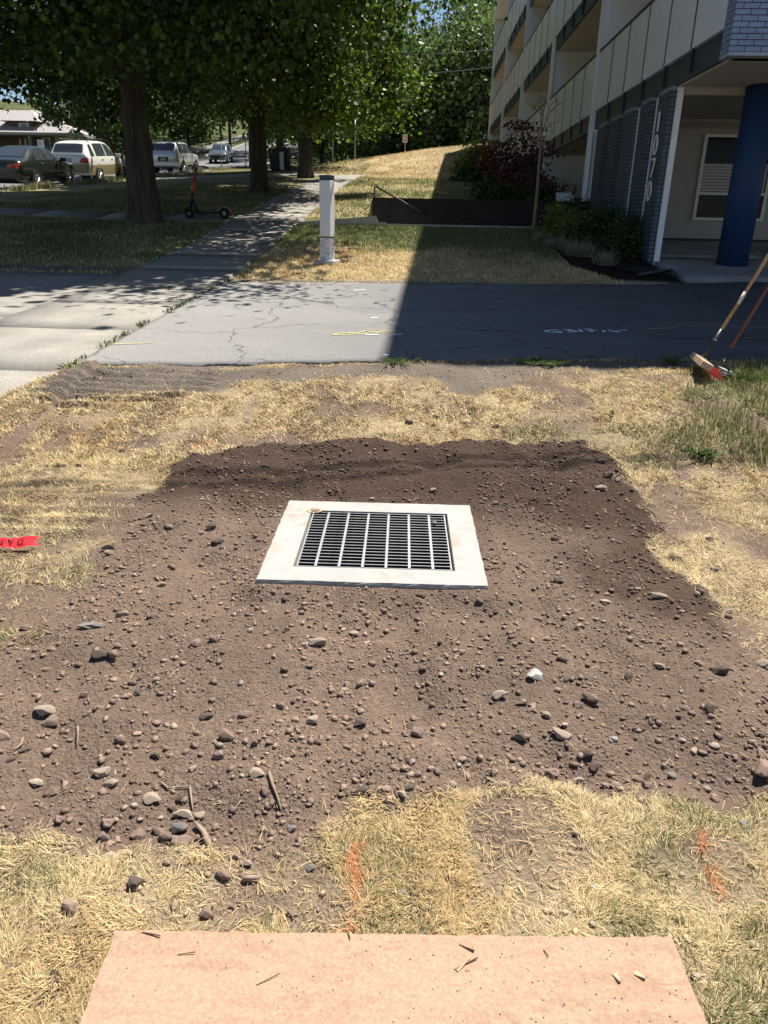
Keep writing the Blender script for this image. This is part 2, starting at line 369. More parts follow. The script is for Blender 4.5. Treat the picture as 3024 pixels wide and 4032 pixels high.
# ------------------------------------------------------------------ pavements
def sheet(name, xs, ys, zf, m, parent=None, thick=.06, warp=None, col=None):
    X, Y, Fq = tensor(np.asarray(xs, float), np.asarray(ys, float))
    if warp is not None: X, Y = warp(X, Y)
    Z = zf(X, Y); nx, ny = len(xs), len(ys); n = nx*ny
    V = np.concatenate([np.stack([X, Y, Z], 1), np.stack([X, Y, Z-thick], 1)])
    i = np.arange(n).reshape(ny, nx)
    rim = np.concatenate([i[0, :], i[1:, -1], i[-1, -2::-1], i[-2:0:-1, 0]]); r2 = np.roll(rim, -1)
    sk = np.stack([r2, rim, rim+n, r2+n], 1)
    o = np_mesh(name, V, [Fq, sk], m, parent, smooth=False); return o
asph = mat('asphalt', (.060, .063, .070), .92, var=.16, scale=2.2, bump=.35, bscale=220, spec=.2)
def _asph_detail(m, dust=(.26, .245, .22), lo=.42, hi=.74, cracks=True):
    nt = m.node_tree; L = nt.links.new; b = nt.nodes['Principled BSDF']; src = b.inputs['Base Color'].links[0].from_socket
    tc = nt.nodes.new('ShaderNodeTexCoord'); mp = nt.nodes.new('ShaderNodeMapping'); mp.inputs['Scale'].default_value = (.55, 1.6, 1); L(tc.outputs['Object'], mp.inputs[0])
    n = nt.nodes.new('ShaderNodeTexNoise'); n.inputs['Scale'].default_value = 1.1; n.inputs['Detail'].default_value = 9; n.inputs['Roughness'].default_value = .65; L(mp.outputs[0], n.inputs[0])
    r = nt.nodes.new('ShaderNodeMapRange'); r.inputs[1].default_value = lo; r.inputs[2].default_value = hi; L(n.outputs[0], r.inputs[0])
    mx = nt.nodes.new('ShaderNodeMix'); mx.data_type = 'RGBA'; L(r.outputs[0], mx.inputs[0]); L(src, mx.inputs[6]); mx.inputs[7].default_value = (*dust, 1); out = mx.outputs[2]
    if cracks == 'drive':                                   # pale to dark across the drive: sun and shade painted into the colour
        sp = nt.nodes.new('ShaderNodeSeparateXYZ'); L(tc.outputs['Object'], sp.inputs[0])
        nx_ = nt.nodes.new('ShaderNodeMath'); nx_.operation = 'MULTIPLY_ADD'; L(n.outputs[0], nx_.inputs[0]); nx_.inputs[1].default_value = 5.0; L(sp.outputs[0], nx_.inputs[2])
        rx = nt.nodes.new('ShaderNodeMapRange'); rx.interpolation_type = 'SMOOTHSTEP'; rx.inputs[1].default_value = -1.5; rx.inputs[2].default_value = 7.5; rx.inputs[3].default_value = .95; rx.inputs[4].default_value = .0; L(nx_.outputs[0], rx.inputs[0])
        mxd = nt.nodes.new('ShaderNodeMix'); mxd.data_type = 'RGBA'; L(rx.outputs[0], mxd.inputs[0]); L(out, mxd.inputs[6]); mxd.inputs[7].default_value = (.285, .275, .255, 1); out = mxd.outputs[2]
    # aggregate speckle
    n2 = nt.nodes.new('ShaderNodeTexNoise'); n2.inputs['Scale'].default_value = 95; n2.inputs['Detail'].default_value = 2; L(tc.outputs['Object'], n2.inputs[0])
    r2 = nt.nodes.new('ShaderNodeMapRange'); r2.inputs[1].default_value = .35; r2.inputs[2].default_value = .7; r2.inputs[3].default_value = .72; r2.inputs[4].default_value = 1.25; L(n2.outputs[0], r2.inputs[0])
    vm = nt.nodes.new('ShaderNodeVectorMath'); vm.operation = 'SCALE'; L(out, vm.inputs[0]); L(r2.outputs[0], vm.inputs['Scale']); out = vm.outputs[0]
    if cracks:
        wv = nt.nodes.new('ShaderNodeTexNoise'); wv.inputs['Scale'].default_value = 1.7; wv.inputs['Detail'].default_value = 5; L(tc.outputs['Object'], wv.inputs[0])
        ad = nt.nodes.new('ShaderNodeVectorMath'); ad.operation = 'MULTIPLY_ADD'; L(wv.outputs[1], ad.inputs[0]); ad.inputs[1].default_value = (.9, .9, 0); L(tc.outputs['Object'], ad.inputs[2])
        vo = nt.nodes.new('ShaderNodeTexVoronoi'); vo.feature = 'DISTANCE_TO_EDGE'; vo.inputs['Scale'].default_value = .75; L(ad.outputs[0], vo.inputs[0])
        r3 = nt.nodes.new('ShaderNodeMapRange'); r3.inputs[1].default_value = .0; r3.inputs[2].default_value = .011; r3.inputs[3].default_value = .35; r3.inputs[4].default_value = 1; L(vo.outputs[0], r3.inputs[0])
        vm2 = nt.nodes.new('ShaderNodeVectorMath'); vm2.operation = 'SCALE'; L(out, vm2.inputs[0]); L(r3.outputs[0], vm2.inputs['Scale']); out = vm2.outputs[0]
    L(out, b.inputs['Base Color'])
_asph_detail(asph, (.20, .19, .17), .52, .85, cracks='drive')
def asph_warp(X, Y):
    return X, asph_near(X)*(1-Y)+asph_far(X)*Y
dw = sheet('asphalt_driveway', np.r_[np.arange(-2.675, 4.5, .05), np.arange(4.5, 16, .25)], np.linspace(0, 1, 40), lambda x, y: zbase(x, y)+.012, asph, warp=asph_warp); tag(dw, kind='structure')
conc = mat('concrete', (.285, .265, .233), .9, var=.14, scale=3.0, bump=.25, bscale=160, spec=.2, orand=.07)
_asph_detail(conc, (.23, .20, .165), .5, .9, cracks=False)
def slabset(name, rects, dz, m, struct=True, piece='concrete_panel', gap=.006):
    root = empty(name); tag(root, kind='structure')
    for (x0, x1, y0, y1) in rects:
        nx = max(2, int((x1-x0)/.5)+1); ny = max(2, int((y1-y0)/.35)+1)
        sheet(piece, np.linspace(x0+gap, x1-gap, nx), np.linspace(y0+gap, y1-gap, ny), lambda x, y: zbase(x, y)+dz, m, root, .09)
    return root
sw = []; y = 1.0
while y < 37.4: sw.append((-4.2, -2.69, y, min(y+1.52, 37.5))); y += 1.52
slabset('sidewalk', sw, .018, conc)
ap = []
for i, (x0, x1) in enumerate([(-7.3, -4.2), (-10.4, -7.3), (KERB_X+.02, -10.4)]):
    for y0, y1 in [(APR0, 7.6), (7.6, APR1)]: ap.append((x0, x1, y0, y1))
slabset('driveway_apron', ap, .016, conc)
slabset('cross_path', [(x, x+1.5, PATH0, PATH1) for x in np.arange(-13.2, -4.3, 1.5)], .018, conc)
slabset('upper_path', [(x, x+1.5, 36.4, 37.6) for x in np.arange(-13.4, -4.3, 1.5)], .02, conc)
slabset('far_sidewalk', [(-26.8, -25.2, y, y+1.6) for y in np.arange(20, 120, 1.6)], .02, conc)
slabset('carport_floor', [(x, x+2.0, y0, y1) for x in (4.0, 6.0, 8.0) for y0, y1 in ((11.75, 13.9), (13.9, 16.2))], .03, mat('carport_concrete', (.24, .24, .235), .85, var=.2, scale=1.5, bump=.15, bscale=120))
road_m = mat('street_asphalt', (.17, .17, .175), .92, var=.14, scale=1.2, bump=.2, bscale=120, spec=.2); _asph_detail(road_m, (.22, .21, .20), .55, .85)
tag(sheet('road', np.linspace(ROAD_L, KERB_X, 20), np.arange(-4, 140, 1.0), lambda x, y: zroad(y)+0*x, road_m, thick=.2), kind='structure')
for x0, x1 in ((KERB_X+.004, KERB_X+.16), (ROAD_L-.16, ROAD_L-.004)):
    tag(sheet('kerb', [x0, x1], np.arange(-4, 140, 1.0), lambda x, y: zroad(y)+.15+0*x, conc, thick=.4), kind='structure')

# ------------------------------------------------------------------ paint marks on the asphalt
white_p = mat('white_marking_paint', (.62, .66, .68), .8, var=.25, scale=30); yel_p = mat('yellow_marking_paint', (.50, .45, .16), .8, var=.3, scale=25)
def ribbon(name, px_lines, w, m, label, cat, z_off=.017):
    b = MB()
    for line in px_lines:
        P = [ground_at(*p)[:2] for p in line]
        for a, c in zip(P[:-1], P[1:]):
            L_ = np.linalg.norm(c-a); k = max(1, int(L_/.08)); d = (c-a)/(L_+1e-9); nn = np.array([-d[1], d[0]])*w/2
            for j in range(k):
                q = a+(c-a)*j/k; r = a+(c-a)*(j+1)/k; pts = [q-nn, r-nn, r+nn, q+nn]
                b.add([(p[0], p[1], float(zbase(p[0], p[1]))+z_off+.0006*(len(b.f) % 3)) for p in pts], [(0, 1, 2, 3)])
    return tag(b.build(name, m), label, cat)
def gz(a, b): return (2050+.3014*a, 1250+.3014*b)
ribbon('paint_lettering', [[gz(485, 185), gz(390, 188), gz(310, 205), gz(380, 222), gz(520, 222), gz(520, 208), gz(420, 210)],
    [gz(540, 185), gz(680, 184), gz(620, 198), gz(740, 204), gz(700, 217), gz(610, 214)], [gz(765, 178), gz(795, 218)],
    [gz(820, 176), gz(935, 174)], [gz(850, 192), gz(1000, 191)], [gz(925, 192), gz(920, 214)], [gz(1080, 190), gz(1082, 215)],
    [gz(1150, 188), gz(1200, 208), gz(1290, 220)], [gz(1300, 188), gz(1385, 187)], [gz(1290, 200), gz(1200, 205)]], .035, white_p,
    'white spray-painted utility letters on the shaded asphalt driveway', 'paint mark')
ribbon('yellow_scrawl', [[(1312, 1324), (1360, 1316), (1400, 1320), (1440, 1311), (1480, 1313), (1540, 1311)], [(1312, 1326), (1420, 1322), (1500, 1317)]], .02, yel_p, 'yellow spray-paint scrawl on the sunlit asphalt beside the shade', 'paint mark')
ribbon('yellow_line', [[(400, 1364), (500, 1362), (600, 1358)]], .02, yel_p, 'short straight yellow paint line crossing the pavement joint', 'paint mark')
for ln, lab in (([(1390, 1148), (1440, 1147)], 'white paint dab on the far side of the sunlit asphalt'), ([(1460, 1258), (1488, 1257)], 'small white paint dab in the middle of the sunlit asphalt'), ([(1440, 1325), (1490, 1324)], 'white paint dab right beside the yellow scrawl'), ([(1550, 1326), (1585, 1323)], 'white paint dash at the edge of the building shadow'), ([(1510, 1407), (1530, 1406)], 'white paint dab near the dirt edge of the driveway')):
    ribbon('paint_dab', [ln], .04, white_p, lab, 'paint mark')
ribbon('faint_yellow_line', [[(2550, 1300), (2660, 1299)]], .02, yel_p, 'short faint yellow line on the shaded asphalt', 'paint mark')

# ------------------------------------------------------------------ catch basin
bm_conc = mat('precast_concrete', (.345, .34, .32), .85, var=.07, scale=5, bump=.12, bscale=120, spec=.25)
def _stain(m, c, sc, lo, hi):
    nt = m.node_tree; L = nt.links.new; b = nt.nodes['Principled BSDF']; src = b.inputs['Base Color'].links[0].from_socket
    tc = nt.nodes.new('ShaderNodeTexCoord'); n = nt.nodes.new('ShaderNodeTexNoise'); n.inputs['Scale'].default_value = sc; n.inputs['Detail'].default_value = 8; n.inputs['Roughness'].default_value = .6
    L(tc.outputs['Object'], n.inputs[0]); r = nt.nodes.new('ShaderNodeMapRange'); r.inputs[1].default_value = lo; r.inputs[2].default_value = hi; L(n.outputs[0], r.inputs[0])
    mx = nt.nodes.new('ShaderNodeMix'); mx.data_type = 'RGBA'; L(r.outputs[0], mx.inputs[0]); L(src, mx.inputs[6]); mx.inputs[7].default_value = (*c, 1); L(mx.outputs[2], b.inputs['Base Color'])
_stain(bm_conc, (.33, .255, .185), 4.5, .55, .72)
_stain(bm_conc, (.30, .285, .26), 14, .5, .75)
_stain(bm_conc, (.30, .225, .16), 2.3, .6, .75)
G_HX, G_HY = .337, .323; G_OY = .0; G_OX = .004
basin = empty('catch_basin', (SL_C[0], SL_C[1], 0), SL_A); tag(basin, 'square pale concrete catch basin collar set in the dug soil', 'catch basin')
def wob(b, amp=.004, seed=3):
    r = np.random.default_rng(seed); b.v = [(x+r.normal()*amp, y+r.normal()*amp, z+r.normal()*amp*.25) for x, y, z in b.v]; return b
b = MB(); o = MB()
W2, D2 = SL_W/2, SL_D/2; hx, hy = G_HX+.012, G_HY+.012
# collar as a ring of strips with slightly chipped outer edges
def ring(b, z, seed):
    pass
n = 28
outer = []; inner = []
def sq(hx, hy, n, j=0, seed=0):
    r = np.random.default_rng(seed); P = []
    for (x0, y0, x1, y1) in ((-hx, -hy, hx, -hy), (hx, -hy, hx, hy), (hx, hy, -hx, hy), (-hx, hy, -hx, -hy)):
        for k in range(n): P.append((x0+(x1-x0)*k/n+j*r.normal(), y0+(y1-y0)*k/n+j*r.normal()))
    return P
O = sq(W2, D2, n, .0012, 4); O1 = [(x*.991, y*.991) for x, y in O]; I = [(x+G_OX, y+G_OY) for x, y in sq(hx, hy, n)]
N = len(O); rr = np.random.default_rng(9)
v = [(x, y, -.16) for x, y in O]+[(x, y, SL_TOP-.010+.002*rr.normal()) for x, y in O]+[(x, y, SL_TOP) for x, y in O1]+[(x, y, SL_TOP) for x, y in I]+[(x, y, SL_TOP-.06) for x, y in I]
f = [(L_*N+k, L_*N+(k+1) % N, (L_+1)*N+(k+1) % N, (L_+1)*N+k) for L_ in range(4) for k in range(N)]
MB().add(v, f).build('collar', bm_conc, basin)
pitm = mat('pit_concrete', (.10, .095, .09), .95, var=.3, scale=4)
ledge = MB()
for x0, x1, y0, y1 in ((-hx-.03, -hx+.02, -hy-.03, hy+.03), (hx-.02, hx+.03, -hy-.03, hy+.03), (-hx-.03, hx+.03, -hy-.03, -hy+.02), (-hx-.03, hx+.03, hy-.02, hy+.03)):
    ledge.box(x0+G_OX, x1+G_OX, y0, y1, -1.1, -.026)
ledge.box(-hx-.03, hx+.03, -hy-.03, hy+.03, -1.15, -1.1)
ledge.build('pit_wall', pitm, basin)
rr = MB()   # orange ring sprayed on the collar
cc = slab_local(*onZ(1238, 2011, SL_TOP)[:2]); ra, rb = .035, .028
for k in range(24):
    a0, a1 = 2*math.pi*k/24, 2*math.pi*(k+1)/24
    rr.add([(cc[0]+ra*s*math.cos(a), cc[1]+rb*s*math.sin(a), SL_TOP+.003) for a, s in ((a0, .78), (a1, .78), (a1, 1.15), (a0, 1.15))], [(0, 1, 2, 3)])
rr.build('paint_ring', mat('orange_paint_faded', (.40, .27, .15), .8, var=.3, scale=40), basin)
galv = mat('galvanised_steel', (.55, .57, .57), .42, metal=.75, var=.18, scale=25, spec=.5)
grate = empty('drain_grate', (SL_C[0]+G_OX*1, SL_C[1], 0), SL_A); tag(grate, 'galvanised steel bar grate seated in the concrete catch basin', 'drain grate')
nb = 20; gt = SL_TOP-.004; gb = gt-.03
me = MB().box(-G_HX+.006, G_HX-.006, -.0024, .0024, gb, gt).mesh('bearing_bar', mat('shade_dark_steel', (.035, .036, .037), .6, metal=.3, var=.3, scale=30)); me.materials.append(galv)
for p in me.polygons: p.material_index = 1 if p.normal.z > .9 else 0  # bar sides painted dark as the shade between bars, tops kept bright
for i in range(nb):
    y = -G_HY+.003+(2*G_HY-.006)*i/(nb-1)
    o = bpy.data.objects.new('bearing_bar', me); o.location = (0, y, 0); link(o, grate)
for x in [-G_HX+.003, G_HX-.003]: B('end_band', galv, grate, x-.003, x+.003, -G_HY, G_HY, gb-.001, gt+.001)
rod = MB().box(-.0055, .0055, -G_HY+.004, G_HY-.004, gt-.007, gt+.0022).mesh('cross_rod', galv)
for i in range(6):
    o = bpy.data.objects.new('cross_rod', rod); o.location = (-G_HX+2*G_HX*(.122+.151*i), 0, 0); link(o, grate)

# ------------------------------------------------------------------ strand board in front
osb = mat('strand_board', (.55, .36, .22), .8, var=.1, scale=3, bump=.2, bscale=60, spec=.25)
def _osb(m):
    nt = m.node_tree; L = nt.links.new; b = nt.nodes['Principled BSDF']; tc = nt.nodes.new('ShaderNodeTexCoord')
    prev = None
    for i, (ang, sc) in enumerate(((.5, (9, 55, 1)), (-.7, (8, 48, 1)), (1.4, (10, 50, 1)))):
        mp = nt.nodes.new('ShaderNodeMapping'); mp.inputs['Rotation'].default_value = (0, 0, ang); mp.inputs['Scale'].default_value = sc; mp.inputs['Location'].default_value = (i*3.1, i*1.7, 0); L(tc.outputs['Object'], mp.inputs[0])
        vo = nt.nodes.new('ShaderNodeTexVoronoi'); vo.inputs['Scale'].default_value = .9; L(mp.outputs[0], vo.inputs[0])
        cr = nt.nodes.new('ShaderNodeValToRGB'); cr.color_ramp.elements[0].color = (.235, .15, .095, 1); cr.color_ramp.elements[1].color = (.38, .245, .16, 1); cr.color_ramp.elements[0].position = .1; cr.color_ramp.elements[1].position = .55
        L(vo.outputs['Color'], cr.inputs[0])
        if prev is None: prev = cr.outputs[0]
        else:
            n = nt.nodes.new('ShaderNodeTexNoise'); n.inputs['Scale'].default_value = 7+i*3; L(tc.outputs['Object'], n.inputs[0])
            r = nt.nodes.new('ShaderNodeMapRange'); r.inputs[1].default_value = .45; r.inputs[2].default_value = .52; L(n.outputs[0], r.inputs[0])
            mx = nt.nodes.new('ShaderNodeMix'); mx.data_type = 'RGBA'; L(r.outputs[0], mx.inputs[0]); L(prev, mx.inputs[6]); L(cr.outputs[0], mx.inputs[7]); prev = mx.outputs[2]
    n = nt.nodes.new('ShaderNodeTexNoise'); n.inputs['Scale'].default_value = 2.2; n.inputs['Detail'].default_value = 9; L(tc.outputs['Object'], n.inputs[0])
    r = nt.nodes.new('ShaderNodeMapRange'); r.inputs[1].default_value = .32; r.inputs[2].default_value = .72; r.inputs[3].default_value = .25; r.inputs[4].default_value = .92; L(n.outputs[0], r.inputs[0])
    mx = nt.nodes.new('ShaderNodeMix'); mx.data_type = 'RGBA'; L(r.outputs[0], mx.inputs[0]); L(prev, mx.inputs[6]); mx.inputs[7].default_value = (.385, .25, .17, 1)
    g = nt.nodes.new('ShaderNodeTexNoise'); g.inputs['Scale'].default_value = 140; g.inputs['Detail'].default_value = 3; L(tc.outputs['Object'], g.inputs[0])
    gr = nt.nodes.new('ShaderNodeMapRange'); gr.inputs[1].default_value = .35; gr.inputs[2].default_value = .7; gr.inputs[3].default_value = .84; gr.inputs[4].default_value = 1.1; L(g.outputs[0], gr.inputs[0])
    vm = nt.nodes.new('ShaderNodeVectorMath'); vm.operation = 'SCALE'; L(mx.outputs[2], vm.inputs[0]); L(gr.outputs[0], vm.inputs['Scale']); L(vm.outputs[0], b.inputs['Base Color'])
_osb(osb)
BZ = .040
bl, br_, bbl, bbr = onZ(452, 3662, BZ), onZ(2645, 3692, BZ), onZ(330, 4032, BZ), onZ(2745, 4032, BZ)
ux = (br_-bl); ux /= np.linalg.norm(ux); BW = np.linalg.norm(br_-bl); BANG = math.atan2(ux[1], ux[0])
board = empty('strand_board_sheet', (bl[0], bl[1], 0), BANG); tag(board, 'dusty tan strand board sheet lying on the dry grass', 'board')
ed = []
r = np.random.default_rng(5)
m_ = 60
top = [(BW*i/m_, .0015*r.normal()) for i in range(m_+1)]
right = [(BW+.002*r.normal(), -1.2*i/30) for i in range(1, 31)]
ed = top+right+[(0+.002*r.normal(), -1.2*(30-i)/30) for i in range(0, 30)]
MB().prism(ed, 'z', BZ-.018, BZ).build('panel', osb, board)
spl = mat('wood_splinter', (.36, .25, .16), .85, var=.3, scale=30, orand=.35)
def bloc(px, py, z=BZ):
    p = onZ(px, py, z)-np.array([bl[0], bl[1], 0]); c, s = math.cos(-BANG), math.sin(-BANG); return c*p[0]-s*p[1], s*p[0]+c*p[1]
for (x0, y0, x1, y1, w) in [(1810, 3715, 1868, 3748, .008), (1800, 3825, 1850, 3780, .006), (1790, 3818, 1880, 3776, .004), (2422, 3835, 2440, 3872, .014), (2500, 3830, 2540, 3860, .012), (1366, 3660, 1380, 3700, .003), (560, 3670, 632, 3690, .004), (1010, 3880, 1100, 3840, .0015), (2140, 3740, 2160, 3770, .002), (700, 3760, 770, 3755, .0015)]:
    a = bloc(x0, y0); c = bloc(x1, y1); d = np.array(c)-np.array(a); L_ = np.linalg.norm(d); nn = np.array([-d[1], d[0]])/L_*w/2
    a = np.array(a); c = np.array(c)
    MB().add([(*(a-nn), BZ+.001), (*(c-nn*.4), BZ+.003), (*(c+nn*.4), BZ+.003), (*(a+nn), BZ+.001), (*(a-nn*.6), BZ+.0025), (*(c-nn*.2), BZ+.007), (*(c+nn*.2), BZ+.0065), (*(a+nn*.5), BZ+.003)],
             [(0, 3, 2, 1), (4, 5, 6, 7), (0, 1, 5, 4), (1, 2, 6, 5), (2, 3, 7, 6), (3, 0, 4, 7)]).build('splinter', spl, board)
r = np.random.default_rng(21); b = MB()
for i in range(1100):
    x, y = r.uniform(.02, BW-.02), -r.uniform(.01, .8)
    if r.random() > .35+.65*(x/BW): continue
    s = r.uniform(.0012, .0034); a = r.uniform(0, 6.28); e = r.uniform(.6, 1)
    b.add([(x+s*math.cos(a), y+s*math.sin(a), BZ), (x+s*e*math.cos(a+2.1), y+s*math.sin(a+2.1), BZ), (x+s*math.cos(a+4.2), y+s*e*math.sin(a+4.2), BZ), (x, y, BZ+s*1.1)], [(0, 1, 3), (1, 2, 3), (2, 0, 3)])
tag(b.build('grit', mat('board_grit', (.36, .27, .20), .9, var=.4, scale=300), board), kind='stuff')
# ------------------------------------------------------------------ stones
def ico(sub, seed, flat=.7, rough=.25):
    bm = bmesh.new(); bmesh.ops.create_icosphere(bm, subdivisions=sub, radius=1.0)
    r = np.random.default_rng(seed); ph = r.uniform(0, 6.28, (4, 3)); fr = r.uniform(.8, 2.0, (4, 3))
    ax = np.array([1, r.uniform(.65, .95), flat*r.uniform(.8, 1.15)])
    pl = [(v/np.linalg.norm(v), r.uniform(.55, .85)) for v in r.normal(size=(9, 3))]
    for v in bm.verts:
        p = np.array(v.co); k = 1+rough*sum(math.sin(p@fr[i]*2.2+ph[i, 0]) for i in range(4))/4
        p = p*k
        for n_, d_ in pl:                                    # knock flat facets off the ball
            t = p@n_-d_
            if t > 0: p = p-n_*t*.95
        v.co = Vector(tuple(p*ax))
    bmesh.ops.triangulate(bm, faces=bm.faces); V = np.array([v.co[:] for v in bm.verts]); Fc = np.array([[v.index for v in f.verts] for f in bm.faces]); bm.free()
    return V, Fc
stone_m = {
    'brown': mat('brown_stone', (.27, .19, .152), .95, var=.28, scale=25, bump=.5, bscale=60, orand=.28),
    'dark': mat('dark_clod', (.135, .10, .08), .95, var=.35, scale=30, bump=.6, bscale=70, orand=.2),
    'pale': mat('pale_stone', (.33, .265, .205), .92, var=.22, scale=22, bump=.4, bscale=60, orand=.12),
    'white': mat('white_stone', (.38, .37, .345), .6, var=.2, scale=18, bump=.3, bscale=40),
    'grey': mat('grey_stone', (.20, .185, .17), .95, var=.25, scale=22, bump=.4, bscale=60, orand=.15)}
SV = {k: [] for k in stone_m}
for k in stone_m:
    for s in range(5):
        V, Fc = ico(3, s*7+len(k), .66, .3); me = bpy.data.meshes.new('stone')
        me.from_pydata(V.tolist(), [], Fc.tolist()); me.materials.append(stone_m[k]); SV[k].append(me)
        me.shade_smooth()
        try: me.set_sharp_from_angle(angle=R_(24))
        except Exception: pass
SL = {'brown': ('rounded brown stone lying loose on the dug soil', 'brown stones on the dug soil'),
      'dark': ('dark crumbly clod of earth on the dug soil', 'dark clods on the dug soil'),
      'pale': ('pale tan stone lying on the dug soil', 'pale tan stones on the dug soil'),
      'white': ('angular glassy white stone on the dug soil', 'white stones on the dug soil'),
      'grey': ('grey flat stone on the dug soil', 'grey stones on the dug soil'),
      'gbrown': ('brown stone lying in the dry grass', 'brown stones in the dry grass'),
      'gpale': ('pale tan stone lying in the dry grass', 'pale stones in the dry grass'),
      'gdark': ('dark crumbly clod lying in the dry grass', 'dark clods in the dry grass'),
      'ggrey': ('grey stone lying in the dry grass', 'grey stones in the dry grass')}
def stone_at(x, y, size, kind, rz, seed, sink=.25, asp=1.0, grass=False):
    me = SV[kind][seed % 5]; o = bpy.data.objects.new('stone', me); z = zf1(x, y)
    o.scale = (size/2*asp, size/2, size/2); o.rotation_euler = (random.uniform(-.3, .3), random.uniform(-.3, .3), rz)
    o.location = (x, y, z+size*.31*(1-sink*1.6)); link(o)
    lab, grp = SL[('g' if grass else '')+kind] if ('g' if grass else '')+kind in SL else SL['gpale']
    tag(o, lab, 'stone', grp)
    return o
